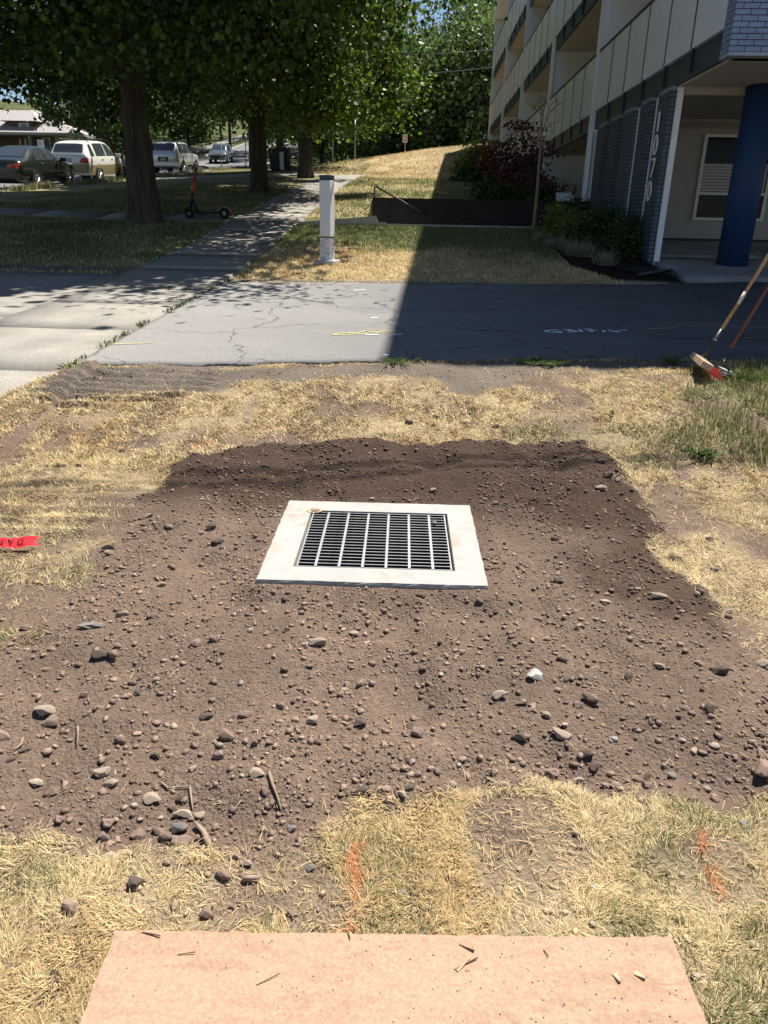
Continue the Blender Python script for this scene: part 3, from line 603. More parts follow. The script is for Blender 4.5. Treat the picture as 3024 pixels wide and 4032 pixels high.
STONES = [(394, 2594, 66, 'dark', 1.5), (448, 2601, 48, 'brown', 1), (466, 2567, 34, 'brown', 1), (181, 2811, 78, 'pale', 1.3), (203, 2850, 60, 'brown', 1.4), (14, 2909, 50, 'brown', 1.1), (474, 2920, 46, 'brown', 1), (890, 2898, 66, 'brown', 1), (770, 2941, 40, 'brown', 1.2), (814, 2811, 46, 'dark', 1.2), (962, 2815, 48, 'brown', 1.3), (1103, 2782, 42, 'brown', 1), (405, 3039, 60, 'pale', 1.2), (145, 3086, 48, 'pale', 1.2), (441, 3097, 50, 'pale', 1.2), (593, 3144, 66, 'pale', 1.2), (723, 3176, 62, 'pale', 1.3), (681, 3155, 44, 'brown', 1.1), (423, 3234, 52, 'brown', 1.2), (705, 3223, 60, 'grey', 1.2), (709, 3281, 72, 'brown', 1.4), (651, 3281, 54, 'brown', 1), (788, 3180, 40, 'pale', 1.2), (629, 3238, 60, 'brown', 1.3), (542, 3259, 50, 'brown', 1.2), (434, 3382, 56, 'pale', 1.3), (879, 3433, 62, 'brown', 1.3), (539, 3473, 62, 'dark', 1), (875, 3317, 34, 'brown', 1), (1150, 3270, 34, 'grey', 1), (1005, 3050, 58, 'pale', 1.3), (860, 2977, 46, 'brown', 1), (409, 3288, 42, 'brown', 1.3), (239, 3252, 40, 'brown', 1), (774, 2565, 42, 'brown', 1), (846, 2558, 44, 'brown', 1.2), (612, 2952, 38, 'dark', 1), (1062, 2943, 30, 'brown', 1.1),
    (2320, 2765, 64, 'brown', 1.1), (2102, 2680, 60, 'white', 1.2), (1959, 2750, 56, 'pale', 1.5), (2051, 2784, 38, 'pale', 1.2), (2209, 2614, 46, 'brown', 1.2), (2593, 2643, 40, 'pale', 1.0), (2826, 2658, 60, 'dark', 1.4), (2781, 2828, 52, 'dark', .9), (2040, 2927, 54, 'dark', 1.0), (2213, 2902, 66, 'pale', 1.7), (2169, 3016, 62, 'brown', 1.2), (2309, 2972, 48, 'dark', 1.1), (2335, 3009, 46, 'dark', 1.1), (2278, 3046, 40, 'pale', 1.2), (2505, 3057, 46, 'brown', 1.2), (2387, 3068, 36, 'brown', 1), (2420, 3071, 34, 'brown', 1), (2549, 3082, 36, 'brown', 1), (2412, 2924, 36, 'white', 1), (2645, 3053, 38, 'grey', 1), (2811, 2950, 40, 'pale', 1), (2999, 3049, 80, 'brown', .9), (2999, 2614, 48, 'pale', 1.4), (2361, 3141, 40, 'brown', 1.2), (2925, 3256, 42, 'grey', 1), (2150, 2835, 42, 'pale', .8), (2690, 2820, 36, 'brown', 1.4), (2466, 2692, 40, 'dark', 1),
    (1298, 2384, 32, 'brown', 1.1), (1440, 2404, 40, 'brown', 1), (1198, 2404, 34, 'brown', 1), (1705, 1943, 26, 'pale', 1.2), (1659, 2351, 34, 'brown', 1.5), (1947, 1992, 24, 'brown', 1.2), (1020, 2150, 22, 'brown', 1.2), (667, 2083, 38, 'brown', 1.2), (833, 2099, 40, 'dark', 1.2), (580, 2037, 36, 'pale', 1.5), (429, 2159, 46, 'dark', 1.2), (434, 2186, 44, 'brown', 1.4), (358, 2468, 70, 'grey', 1.9), (100, 2465, 36, 'brown', 1.1), (599, 2438, 44, 'brown', 1.7), (483, 2422, 44, 'brown', 1.4), (860, 2150, 44, 'dark', 1.4), (678, 2235, 34, 'brown', 1.1), (635, 2300, 34, 'pale', 1.4), (27, 2126, 54, 'grey', 1.8), (615, 2272, 28, 'pale', 1.3), (2362, 1840, 38, 'dark', 1.5), (2362, 1945, 40, 'pale', 1.5), (2390, 1906, 38, 'dark', 1.1), (2424, 1924, 24, 'grey', 1), (2791, 2121, 32, 'brown', 1), (2816, 2235, 32, 'grey', 1.4), (2384, 2377, 38, 'pale', 1.5), (2590, 2352, 48, 'pale', 2.1), (2871, 2396, 30, 'pale', 1.3), (2869, 2416, 28, 'brown', 1.2), (2509, 2335, 26, 'pale', 1.3), (2752, 2341, 34, 'brown', 1.2), (2200, 2280, 34, 'dark', 1.5), (2180, 2140, 28, 'brown', 1.4),
    (280, 3589, 66, 'brown', .9), (814, 3594, 54, 'brown', 1), (1153, 3598, 46, 'brown', 1.2), (136, 3671, 40, 'brown', 1.2), (1221, 3417, 38, 'grey', 1), (970, 3405, 40, 'pale', 1), (2740, 3842, 40, 'pale', .8), (2336, 3497, 30, 'white', 1.2), (1583, 3502, 38, 'grey', 1), (1688, 3451, 32, 'pale', 1), (2611, 3456, 30, 'dark', 1), (1612, 1660, 34, 'dark', 1.2), (1720, 1640, 30, 'dark', 1.2), (1950, 1680, 32, 'dark', 1.3), (480, 1775, 26, 'dark', 1.3), (312, 1838, 26, 'dark', 1.2), (250, 1832, 34, 'pale', 1.8), (190, 1868, 22, 'white', 1.6), (1420, 2860, 44, 'dark', 1.2), (1640, 2890, 52, 'brown', 1), (1230, 2860, 40, 'dark', 1.2), (1250, 2940, 34, 'brown', 1.1), (1395, 2480, 38, 'pale', 1.5), (1250, 2540, 60, 'pale', 1.6), (1620, 3030, 34, 'pale', .8), (1640, 3080, 36, 'brown', 1), (1400, 3060, 30, 'brown', 1.4), (1250, 2940, 30, 'pale', 1.2), (1420, 3130, 46, 'dark', 1.3), (330, 2740, 30, 'brown', 1), (520, 2690, 34, 'brown', 1), (620, 2700, 30, 'pale', 1), (250, 2650, 34, 'brown', 1)]
for i, (px, py, s, kind, asp) in enumerate(STONES):
    p = ground_at(px, py+s*.25); size = s*np.linalg.norm(p-CO)/F_PX*1.0
    sm = float(soil_mask(np.array([p[0]]), np.array([p[1]]))[0])
    stone_at(p[0], p[1], size/max(1, asp**.5), kind, random.uniform(-.35, .35), i, .2, asp, sm < .45)
r = np.random.default_rng(31); cnt = 0
while cnt < 130:
    px, py = r.uniform(0, 3024), r.uniform(1830, 3250)
    p = ground_at(px, py); sm = float(soil_mask(np.array([p[0]]), np.array([p[1]]))[0])
    lx, ly = slab_local(p[0], p[1])
    if sm < .8 or (abs(lx) < SL_W/2+.05 and abs(ly) < SL_D/2+.05): continue
    stone_at(p[0], p[1], r.uniform(.016, .03)*(1 if p[1] < 3 else .85), r.choice(['brown', 'brown', 'brown', 'pale', 'dark']), r.uniform(0, 6.28), int(r.integers(50)), .3, r.uniform(1, 1.4)); cnt += 1
o = bpy.data.objects.new('stone', SV['white'][1]); q = onZ(1708, 2060, SL_TOP+.003); o.location = (q[0], q[1], SL_TOP+.006); o.scale = (.016, .011, .009); link(o); tag(o, 'small pale stone resting on the steel drain grate', 'stone')

# ------------------------------------------------------------------ loose crumbs and pebbles (uncountable)
def rot_rand(n, r):
    q = r.normal(size=(n, 4)); q /= np.linalg.norm(q, axis=1)[:, None]; w, x, y, z = q.T
    return np.stack([1-2*(y*y+z*z), 2*(x*y-z*w), 2*(x*z+y*w), 2*(x*y+z*w), 1-2*(x*x+z*z), 2*(y*z-x*w), 2*(x*z-y*w), 2*(y*z+x*w), 1-2*(x*x+y*y)], 1).reshape(n, 3, 3)
def scatter(pos, size, protos, r, col, squash=.62):
    Vs, Fs, Cs = [], [], []; off = 0; pick = r.integers(len(protos), size=len(pos)); Rm = rot_rand(len(pos), r)
    for k, (V, Fc) in enumerate(protos):
        i = np.where(pick == k)[0]
        if not len(i): continue
        P = np.einsum('nij,vj->nvi', Rm[i], V*1.0)*(size[i][:, None]*r.uniform(.62, 1.3, (len(i), 3)))[:, None, :]; P[:, :, 2] *= squash; P += pos[i][:, None, :]
        Vs.append(P.reshape(-1, 3)); Fs.append((Fc[None]+(off+np.arange(len(i))*len(V))[:, None, None]).reshape(-1, 3)); Cs.append(np.repeat(col[i], len(V), 0)); off += len(i)*len(V)
    return np.concatenate(Vs), [np.concatenate(Fs)], np.concatenate(Cs)
def soil_points(n, r, y0=1.0, y1=5.0, p_keep=None):
    out = []
    while sum(map(len, out)) < n:
        x = r.uniform(-2.6, 2.9, n*2); y = y0+(y1-y0)*r.random(n*2)**1.15
        m = soil_mask(x, y); lx, ly = slab_local(x, y)
        k = (r.random(n*2) < m*.96+np.where(y < 1.9, .28, .03)) & ~((np.abs(lx) < SL_W/2+.012) & (np.abs(ly) < SL_D/2+.012)) & (y > 1.0) & (np.abs(x) < .28+.6*y)
        cl = fbm(x, y, .25, 3, 91); k &= r.random(n*2) < np.clip(.55+.9*cl, .12, 1)
        bx = x*math.cos(BANG)+y*math.sin(BANG)
        k &= ~((y < br_[1]+.02) & (x > bl[0]-.1) & (x < br_[0]+.1))
        out.append(np.stack([x[k], y[k]], 1))
    return np.concatenate(out)[:n]
crumb_m = mat('soil_crumb', (1, 1, 1), .95, vcol=True, var=.3, scale=60, bump=.4, bscale=150, spec=.1)
protos20 = [ico(1, s, .75, .35) for s in range(8)]
octv = np.array([[1, 0, 0], [-1, 0, 0], [0, 1, 0], [0, -1, 0], [0, 0, 1], [0, 0, -1]], float); octf = np.array([[0, 2, 4], [2, 1, 4], [1, 3, 4], [3, 0, 4], [2, 0, 5], [1, 2, 5], [3, 1, 5], [0, 3, 5]])
r = np.random.default_rng(41)
protos8 = [(octv*r.uniform(.6, 1.1, (6, 1))*np.array([1, .85, .7]), octf) for _ in range(8)]
for name, n, lo, hi, pr in (('soil_pebbles', 20000, .0032, .0165, protos20), ('soil_crumbs', 23000, .0018, .0046, protos8)):
    P = soil_points(n, r); u = r.random(n); size = lo*(hi/lo)**(u**(3.0 if lo > .003 else 2.3))
    z = zfine(P[:, 0], P[:, 1]); pos = np.stack([P[:, 0], P[:, 1], z+size*.25], 1)
    base = ground_col(P[:, 0], P[:, 1]); base = lerp(base*1.3, np.array([.225, .155, .122]), np.full(n, .35))*r.uniform(.8, 1.6, (n, 1)); pale = r.random(n) < .05; base[pale] = np.array([.36, .30, .24])*r.uniform(.7, 1.2, (pale.sum(), 1))
    V, Fs, C = scatter(pos, size, pr, r, base)
    tag(np_mesh(name, V, Fs, crumb_m, col=C), 'loose crumbs and pebbles over the dug soil' if name == 'soil_pebbles' else 'fine soil crumbs covering the dug area', 'soil', kind='stuff')

# gravel and chips on the bare strip by the driveway
r = np.random.default_rng(47); x = r.uniform(-3, 4.6, 26000); y = r.uniform(4.9, 6.5, 26000); k = (r.random(26000) < dirt_mask(x, y)*np.clip(.5+fbm(x, y, .3, 3, 17), .1, 1)) & (y < asph_near(x)+.10)
x, y = x[k][:4200], y[k][:4200]; n = len(x); size = .0025*(5.0)**(r.random(n)**2.2); c = np.array([.23, .205, .18])*r.uniform(.5, 1.5, (n, 1))
V, Fs, C = scatter(np.stack([x, y, zfine(x, y)+np.where(y > asph_near(x), .012, 0)+size*.2], 1), size, protos8, r, c)
tag(np_mesh('gravel', V, Fs, crumb_m, col=C), 'grey gravel and chips on the bare strip along the driveway', 'gravel', kind='stuff')
# ------------------------------------------------------------------ grass
def blades(P, L, wd, lean, head, col, curl, r):
    n = len(P); z0 = P[:, 2]
    hd = np.stack([np.cos(head), np.sin(head)], 1); sd = np.stack([-hd[:, 1], hd[:, 0]], 1)*wd[:, None]/2
    def pt(t, k):
        a = lean*(1-curl*(1-t)); d = L*t
        hz = d*np.sin(a); vz = d*np.cos(a); q = np.empty((n, 3)); q[:, :2] = P[:, :2]+hd*hz[:, None]; q[:, 2] = z0+np.maximum(vz, .002); return q
    b = pt(0*L, 0); m = pt(0*L+.55, 1); t = pt(0*L+1, 2)
    V = np.empty((n, 5, 3)); V[:, 0] = b; V[:, 1] = b; V[:, 2] = m; V[:, 3] = m; V[:, 4] = t
    V[:, 0, :2] -= sd; V[:, 1, :2] += sd; V[:, 2, :2] -= sd*.8; V[:, 3, :2] += sd*.8
    i = np.arange(n)[:, None]*5
    return V.reshape(-1, 3), [np.concatenate([i+0, i+1, i+3, i+2], 1), np.concatenate([i+2, i+3, i+4], 1)], np.repeat(col, 5, 0)
grass_m = mat('grass_blade', (1, 1, 1), .75, vcol=True, var=.06, scale=3, spec=.15, translucent=.28)
def grow(name, label, n, x0, x1, y0, y1, L0, L1, w0, w1, lean0, lean1, dens, seed, clump=.09, simple=False):
    r = np.random.default_rng(seed); nc = n*3
    x = r.uniform(x0, x1, nc); y = r.uniform(y0, y1, nc)
    k = r.random(nc) < dens(x, y); x, y = x[k][:n], y[k][:n]; n = len(x)
    g = green(x, y); isg = r.random(n) < np.clip(g*1.05, 0, .93)
    head = (fbm(x, y, .35, 2, seed)+fbm(x, y, clump, 2, seed+3))*6.0+r.normal(0, .8, n)
    L = r.uniform(L0, L1, n)*np.where(isg, 1.05, .95); lean = np.clip(r.uniform(lean0, lean1, n)-isg*.35, .1, 1.5)
    t = r.random(n); c = np.where(isg[:, None], lerp(GRN, GRN2, t), lerp(STRAW2, STRAW, t**.6))
    brown = fbm(x, y, .5, 3, 123); c = lerp(c, c*np.array([.82, .70, .55]), np.clip(brown*1.3, 0, .8)*(~isg))
    c = c*r.uniform(.65, 1.35, (n, 1)); c = lerp(c, np.broadcast_to(np.array([.36, .33, .19]), c.shape), (r.random(n) < .22)*.8)
    og = orange(x, y)*(r.random(n) < .75); c = lerp(c, np.array([.66, .19, .07]), og)
    z = zfine(x, y)
    V, Fs, C = blades(np.stack([x, y, z], 1), L, r.uniform(w0, w1, n), lean, head, np.clip(c, 0, .9), r.uniform(.1, .5, n), r)
    if simple:                                   # far lawn: one narrow triangle per blade
        V = V.reshape(-1, 5, 3)[:, [0, 1, 4]].reshape(-1, 3); C = C.reshape(-1, 5, 3)[:, [0, 1, 4]].reshape(-1, 3); Fs = [np.arange(len(V)).reshape(-1, 3)]
    return tag(np_mesh(name, V, Fs, grass_m, col=C), label, 'grass', kind='stuff')
def in_board(x, y):
    dx, dy = x-bl[0], y-bl[1]; c, s = math.cos(-BANG), math.sin(-BANG); lx = c*dx-s*dy; ly = s*dx+c*dy
    return (lx > -.01) & (lx < BW+.01) & (ly < .008)
def bare(x, y): return np.clip(1-1.5*sstep(.05, .4, fbm(x, y, .28, 3, 131)), .12, 1)
def dn(x, y):
    vis = np.abs(x+.04*y) < .32+.58*y
    return (1-soil_mask(x, y))*np.maximum(bare(x, y), orange(x, y))*vis*~in_board(x, y)
grow('dry_grass', 'matted dry straw-coloured grass around the board', 100000, -1.5, 1.6, .55, 1.95, .016, .044, .0009, .0019, .75, 1.5, dn, 1)
grow('dry_grass', 'dry yellow grass beside the dug soil', 56000, -2.6, 3.2, 1.95, 4.3, .02, .045, .0016, .0032, .7, 1.42, dn, 2)
def dn2(x, y): return (1-soil_mask(x, y))*(1-.985*dirt_mask(x, y))*bare(x, y)*~pave(x, y, -.02)*(np.abs(x) < .6+.6*y)
grow('dry_grass', 'dry yellow grass between the soil and the driveway', 80000, -3.3, 4.3, 4.1, 6.6, .02, .044, .003, .0056, .65, 1.4, dn2, 3)
def dn3(x, y): return (1-.9*dirt_mask(x, y))*~pave(x, y, -.02)*(np.abs(x+.04*y) < 1+.58*y)*~((x > 2.5) & (x+.32*(y-11) > 3.05))
grow('lawn_grass', 'lawn grass between the driveway and the brick wall', 60000, -2.72, 3.4, 10.8, 17.4, .03, .075, .009, .017, .3, 1.2, dn3, 4, .3, True)
grow('lawn_grass', 'shaded lawn grass under the street trees', 60000, -11, -4.1, 11, 27, .03, .085, .010, .02, .3, 1.2, dn3, 5, .3, True)
grow('lawn_grass', 'lawn grass on the slope behind the brick wall', 30000, -3.0, 3.8, 18.7, 40, .04, .09, .014, .028, .3, 1.2, dn3, 6, .4, True)
grow('hill_grass', 'dry grass on the sunlit hill above the sidewalk', 22000, -6, 4.2, 37.8, 51, .05, .14, .02, .04, .3, 1.2, lambda x, y: np.clip(.5+fbm(x, y, .9, 3, 140), .1, 1)*~pave(x, y), 9, .4, True)
tall = lambda x, y: sstep(-.05, .15, sdist(GREEN, x, y)+.12*fbm(x, y, .3, 3, 52))*~pave(x, y)*sstep(.0, .3, fbm(x, y, .35, 2, 54)+.2)
grow('green_grass', 'longer green grass growing at the driveway edge', 5000, 1.6, 4.2, 4.3, 6.5, .05, .10, .003, .0055, .15, .8, tall, 7)
kerbg = lambda x, y: sstep(.5, .1, np.abs(x+13.2))*(fbm(x, y, 1, 3, 55) > -.1)
grow('green_grass', 'tall grass along the street kerb beside the parked cars', 6000, -13.7, -12.6, 20, 55, .08, .25, .012, .02, .1, .6, kerbg, 8)

# dry stems strewn on the soil
r = np.random.default_rng(61); P = soil_points(520, r); z = zfine(P[:, 0], P[:, 1])+.004
V, Fs, C = blades(np.stack([P[:, 0], P[:, 1], z], 1), r.uniform(.012, .05, 520), r.uniform(.001, .0019, 520), r.uniform(1.1, 1.5, 520), r.uniform(0, 6.28, 520), np.clip(STRAW*r.uniform(.6, 1.2, (520, 1)), 0, .85), r.uniform(0, .9, 520), r)
tag(np_mesh('straw_bits', V, Fs, grass_m, col=C), 'dry straw bits strewn on the dug soil', 'straw', kind='stuff')

# ------------------------------------------------------------------ twigs
twm = mat('twig_bark', (.27, .20, .15), .9, var=.25, scale=40, orand=.2); twd = mat('dark_root', (.10, .065, .045), .9, var=.25, scale=40)
def twig(pts, r0, m, label):
    P = []
    for (px, py) in pts:
        g = ground_at(px, py); P.append(np.array([g[0], g[1], zf1(g[0], g[1])+r0*1.1+.003]))
    tag(MB().tube(P, [r0*(1-.5*i/(len(P)-1)) for i in range(len(P))], 6).build('twig', m, smooth=True), label, 'twig')
twig([(1060, 3064), (1075, 3110), (1093, 3150), (1108, 3195)], .0055, twm, 'straight tan twig poking from the soil into the dry grass')
twig([(822, 3303), (800, 3265), (767, 3223)], .010, twm, 'thick short broken stick among stones at the soil edge')
twig([(748, 3100), (752, 3130), (757, 3162)], .004, twm, 'thin upright grey twig on the soil')
twig([(636, 3093), (660, 3106), (700, 3102), (748, 3096)], .0035, twm, 'thin bent pale root lying across the soil')
twig([(94, 2927), (88, 2950), (70, 2970), (43, 2981)], .005, twm, 'curved pale root lying on the soil')
twig([(311, 2890), (312, 2920), (304, 2948)], .0045, twm, 'short crooked pale twig on the soil')
twig([(2417, 2226), (2440, 2220), (2462, 2207)], .004, twd, 'small dark forked root on the dark soil')
twig([(2560, 1470), (2600, 1452), (2660, 1458)], .006, twd, 'thin bent dark stick at the driveway edge')
twig([(955, 3462), (990, 3462), (1025, 3464)], .008, twm, 'short thick grey stick lying in the dry grass')
twig([(350, 2765), (356, 2790)], .004, twm, 'tiny upright pale twig between stones')

# ------------------------------------------------------------------ low green weeds
weed_m = mat('weed_leaf', (.10, .155, .045), .6, var=.3, scale=20, translucent=.3)
def weed(px, py, h, n, spread, label, wl=.02, m=weed_m):
    g = ground_at(px, py); b = MB(); rr = random.Random(int(px*7+py)); z0 = zf1(g[0], g[1])
    for i in range(n):
        a = rr.uniform(0, 6.28); l = h*rr.uniform(.5, 1); s = spread*rr.uniform(.2, 1); dx, dy = math.cos(a), math.sin(a)
        ox, oy = rr.uniform(-spread, spread)*.5, rr.uniform(-spread, spread)*.35
        p0 = np.array([g[0]+ox, g[1]+oy, z0-.005]); p2 = p0+np.array([dx*s, dy*s, l]); p1 = (p0+p2)/2+np.array([0, 0, l*.2]); w = np.array([-dy, dx, 0])*wl*rr.uniform(.4, 1)
        b.add([p0, p1-w, p2, p1+w], [(0, 1, 2), (0, 2, 3)])
    return tag(b.build('weed', m), label, 'weed', )
weed(2405, 1640, .06, 4, .03, 'single upright broad-leaved green weed in the dry grass', .018)
weed(2130, 1436, .055, 70, .25, 'patch of bright green weeds at the driveway edge', .012)
weed(1560, 1440, .06, 40, .18, 'low green weeds where the shadow meets the driveway edge', .010)
weed(285, 1455, .06, 30, .10, 'small pale green weed at the foot of the pavement joint', .016)
weed(2640, 1432, .08, 36, .12, 'clump of green weeds beside the leaning broom', .012)
weed(2770, 1800, .05, 50, .14, 'low broad-leaved green weeds near the soil edge', .014)
weed(740, 1145, .05, 24, .06, 'small weed tuft growing from the far end of the pavement joint', .010)
weed(2930, 1500, .10, 60, .25, 'tall bright grass tuft beside the rake', .006)
jw = MB(); rr = random.Random(4)
for i in range(420):
    y = rr.uniform(5.6, 10.6); x = -2.68+rr.gauss(0, .018); z = zf1(x, y)+.03
    if math.sin(y*3.1)+math.sin(y*7.7+1) < -.2: continue
    a = rr.uniform(0, 6.28); h = rr.uniform(.008, .04); jw.add([(x, y, z-.02), (x+.012*math.cos(a+1.5), y+.012*math.sin(a+1.5), z), (x+.02*math.cos(a), y+.02*math.sin(a), z+h)], [(0, 1, 2)])
tag(jw.build('joint_weeds', mat('dry_weed', (.16, .17, .06), .8, var=.4, scale=30)), 'thin line of weeds growing along the pavement joint', 'weeds', kind='stuff')

# ------------------------------------------------------------------ danger tape
def text_mesh(name, body, size, m, parent, loc, rot, extr=.0006, font_scale=(1, 1)):
    cu = bpy.data.curves.new(name, 'FONT'); cu.body = body; cu.size = size; cu.extrude = extr; cu.align_x = 'LEFT'
    to = bpy.data.objects.new(name+'_tmp', cu); COL.objects.link(to)
    bpy.context.view_layer.update()
    me = bpy.data.meshes.new_from_object(to.evaluated_get(bpy.context.evaluated_depsgraph_get())); COL.objects.unlink(to); bpy.data.objects.remove(to)
    me.materials.clear(); me.materials.append(m); o = bpy.data.objects.new(name, me); o.location = loc; o.rotation_euler = rot; o.scale = (*font_scale, 1)
    return link(o, parent)
ta = ground_at(142, 2160); tb = ground_at(-260, 2190)
tape_m = mat('red_tape', (.78, .035, .045), .35, var=.12, scale=12, spec=.5, translucent=.15)
ax = math.atan2(tb[1]-ta[1], tb[0]-ta[0])
tape = empty('warning_tape', (ta[0], ta[1], zf1(ta[0], ta[1])+.012), ax); tag(tape, 'strip of red warning tape with black lettering lying on the ground', 'tape')
tl = .46; nsg = 22; rt = np.random.default_rng(3)
xs = np.linspace(0, tl, nsg); hz = .012+.010*np.sin(xs*19)+.006*np.sin(xs*47+1); tw = .55+.12*np.sin(xs*13)
v = []; nw = 4
for i in range(nsg):
    for j in range(nw+1):
        t = (j/nw-.5)*.052; v.append((xs[i]-(.012*abs(j-2) if i == 0 else 0), t*math.cos(tw[i]), hz[i]-t*math.sin(tw[i])+.012+.002*math.sin(j*2+i)))
b = MB().add(v, [(i*(nw+1)+j, (i+1)*(nw+1)+j, (i+1)*(nw+1)+j+1, i*(nw+1)+j+1) for i in range(nsg-1) for j in range(nw)])
b.build('strip', tape_m, tape, smooth=True)
lm = mat('tape_ink', (.05, .012, .015), .6)
for k, ch in enumerate('DANGER'):
    x = .045+k*.042; i = min(nsg-1, int((x+.02)/tl*(nsg-1)))
    # letter feet point to the far side: it is read upside down from here
    text_mesh('letter', ch, .042, lm, tape, (x, -.014*math.cos(tw[i]), float(np.interp(x+.02, xs, hz))+.014*math.sin(tw[i])+.0175), (-tw[i], 0, 0), .0005, (.95, 1))
# ------------------------------------------------------------------ leaning broom and rake
wood = mat('worn_wood_handle', (.42, .27, .15), .6, var=.25, scale=6, stretch=(1, 1, .15), bump=.15, bscale=40)
rustw = mat('dark_red_handle', (.16, .065, .045), .6, var=.25, scale=6, stretch=(1, 1, .15))
blk = mat('black_metal', (.02, .02, .022), .4, var=.2, scale=12, spec=.5)
steel = mat('bright_steel', (.6, .6, .6), .35, metal=.8, var=.1, scale=10)
g0 = ground_at(2742, 1470); z0 = zf1(g0[0], g0[1])
p_low = onY(2772, 1405, g0[1]); p_hi = onY(3024, 1012, g0[1]+.10)
dr = (p_hi-p_low)/np.linalg.norm(p_hi-p_low)
broom = empty('push_broom', (0, 0, 0)); tag(broom, 'push broom with red bristles, wooden block and wooden handle leaning up', 'broom')
MB().cyl(p_low+dr*.16, p_low+dr*1.45, .0135, 12).build('handle', wood, broom, smooth=True)
MB().cyl(p_low-dr*.02, p_low+dr*.24, .0155, 12).build('socket', blk, broom, smooth=True)
MB().cyl(p_low+dr*.145, p_low+dr*.155, .017, 12).build('collar', steel, broom)
MB().cyl(p_low+dr*.46, p_low+dr*.56, .0142, 12).build('sticker', mat('worn_label', (.6, .56, .48), .7, var=.3, scale=40), broom, smooth=True)
hd = empty('tmp')
ctr = p_low-dr*.035
# head: block along the view axis, turned on its long edge
uy = np.array([.18, .98, -.02]); uy /= np.linalg.norm(uy); nb_ = dr-uy*(dr@uy); nb_ /= np.linalg.norm(nb_); ux_ = np.cross(uy, nb_)
def obox(c, a, b_, c_, ha, hb, hc):
    v = [c+a*sa*ha+b_*sb*hb+c_*sc*hc for sa in (-1, 1) for sb in (-1, 1) for sc in (-1, 1)]
    return v, [(0, 1, 3, 2), (4, 6, 7, 5), (0, 4, 5, 1), (2, 3, 7, 6), (0, 2, 6, 4), (1, 5, 7, 3)]
bpy.data.objects.remove(hd)
MB().add(*obox(ctr-nb_*.005, uy, ux_, nb_, .27, .045, .026)).build('head_block', mat('broom_block', (.45, .31, .20), .7, var=.2, scale=12), broom, bevel=.004)
MB().add(*obox(ctr+nb_*.022, uy, ux_, nb_, .03, .030, .006)).build('bracket', steel, broom)
r = np.random.default_rng(6); bb = MB()
bd = np.array([.88, 0, -.45]); bd /= np.linalg.norm(bd)
for i in range(900):
    q = ctr-nb_*.02+uy*r.uniform(-.26, .26)+ux_*r.uniform(-.038, .038); d_ = bd+r.normal(0, .12, 3); L_ = r.uniform(.09, .13); s_ = np.cross(d_, [0, 1, 0])*.0022
    bb.add([q-s_, q+s_, q+d_*L_+s_*.7, q+d_*L_-s_*.7], [(0, 1, 2, 3)])
bb.build('bristles', mat('red_bristle', (.72, .12, .09), .7, var=.2, scale=30), broom)
gr_ = ground_at(2842, 1478); rb_ = np.array([gr_[0], gr_[1], zf1(gr_[0], gr_[1])+.012])
q0 = onY(2880, 1370, gr_[1]); q1 = onY(3024, 1130, gr_[1]+.08); dq = (q1-q0)/np.linalg.norm(q1-q0)
rake = empty('garden_rake', (0, 0, 0)); tag(rake, 'steel bow rake with dark red handle leaning beside the broom', 'rake')
MB().cyl(q0, q0+dq*1.3, .0125, 12).build('handle', rustw, rake, smooth=True)
MB().tube([q0+dq*.06, q0-dq*.05, q0-dq*.10], .007, 8).build('tang', blk, rake, smooth=True)
e0 = rb_+np.array([.02, -.10, .03]); e1 = rb_+np.array([.02, .16, .03]); hub = q0-dq*.09
for e in (e0, e1): MB().tube([hub, hub*.55+e*.45+np.array([-.035, 0, .02]), e], .005, 8).build('bow', blk, rake, smooth=True)
MB().add(*obox((e0+e1)/2, np.array([0, 1, 0]), np.array([1, 0, 0]), np.array([0, 0, 1]), .15, .010, .012)).build('tooth_bar', steel, rake)
tm = MB().tube([(0, 0, 0), (-.03, 0, -.002), (-.065, 0, -.016)], [.004, .0035, .002], 6).mesh('tooth', steel)
for i in range(13):
    o = bpy.data.objects.new('tooth', tm); o.location = (e0[0]-.008, e0[1]-.02+(.30)*i/12, e0[2]-.004); link(o, rake)

# ------------------------------------------------------------------ apartment building
XF = 3.9
white = mat('white_painted_wall', (.76, .79, .82), .65, var=.05, scale=2, bump=.08, bscale=40)
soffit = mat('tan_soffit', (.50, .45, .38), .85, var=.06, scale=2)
panel_m = mat('glazed_panel', (.72, .75, .80), .3, var=.04, scale=1.5, spec=.4)
dark_f = mat('slate_fascia', (.045, .065, .078), .5, var=.15, scale=4)
brk = mat('navy_bracket', (.018, .026, .045), .5, var=.15, scale=10)
graywall = mat('grey_stucco', (.34, .33, .31), .9, var=.06, scale=3, bump=.2, bscale=90)
bld = empty('apartment_building', (0, 0, 0)); tag(bld, 'pale apartment block with panelled balconies, dark brick piers and number 1070', 'building')
FIN = [19.3, 26.1, 33.5, 40.9, 48.3]; LV = [3.88, 6.71, 9.54]; FH = 2.83; RT = 12.02
mortar = mat('mortar_grey', (.23, .245, .26), .95, var=.12, scale=20)
# dividing walls (fins)
for i, y in enumerate(FIN):
    zb = float(zbase(3.9, y))-.4
    b = MB().box(XF-.05, XF+.10, y-.075, y+.075, zb, RT+.02); b.box(XF+.10, 5.52, y-.10, y+.10, zb, RT); b.build('dividing_wall', white, bld)
    if i in (0, 1): MB().tube([(XF+.02, y-.11, zb), (XF+.02, y-.11, 3.45 if i == 0 else RT-.1)], .032, 8).build('downpipe', white, bld, smooth=True)
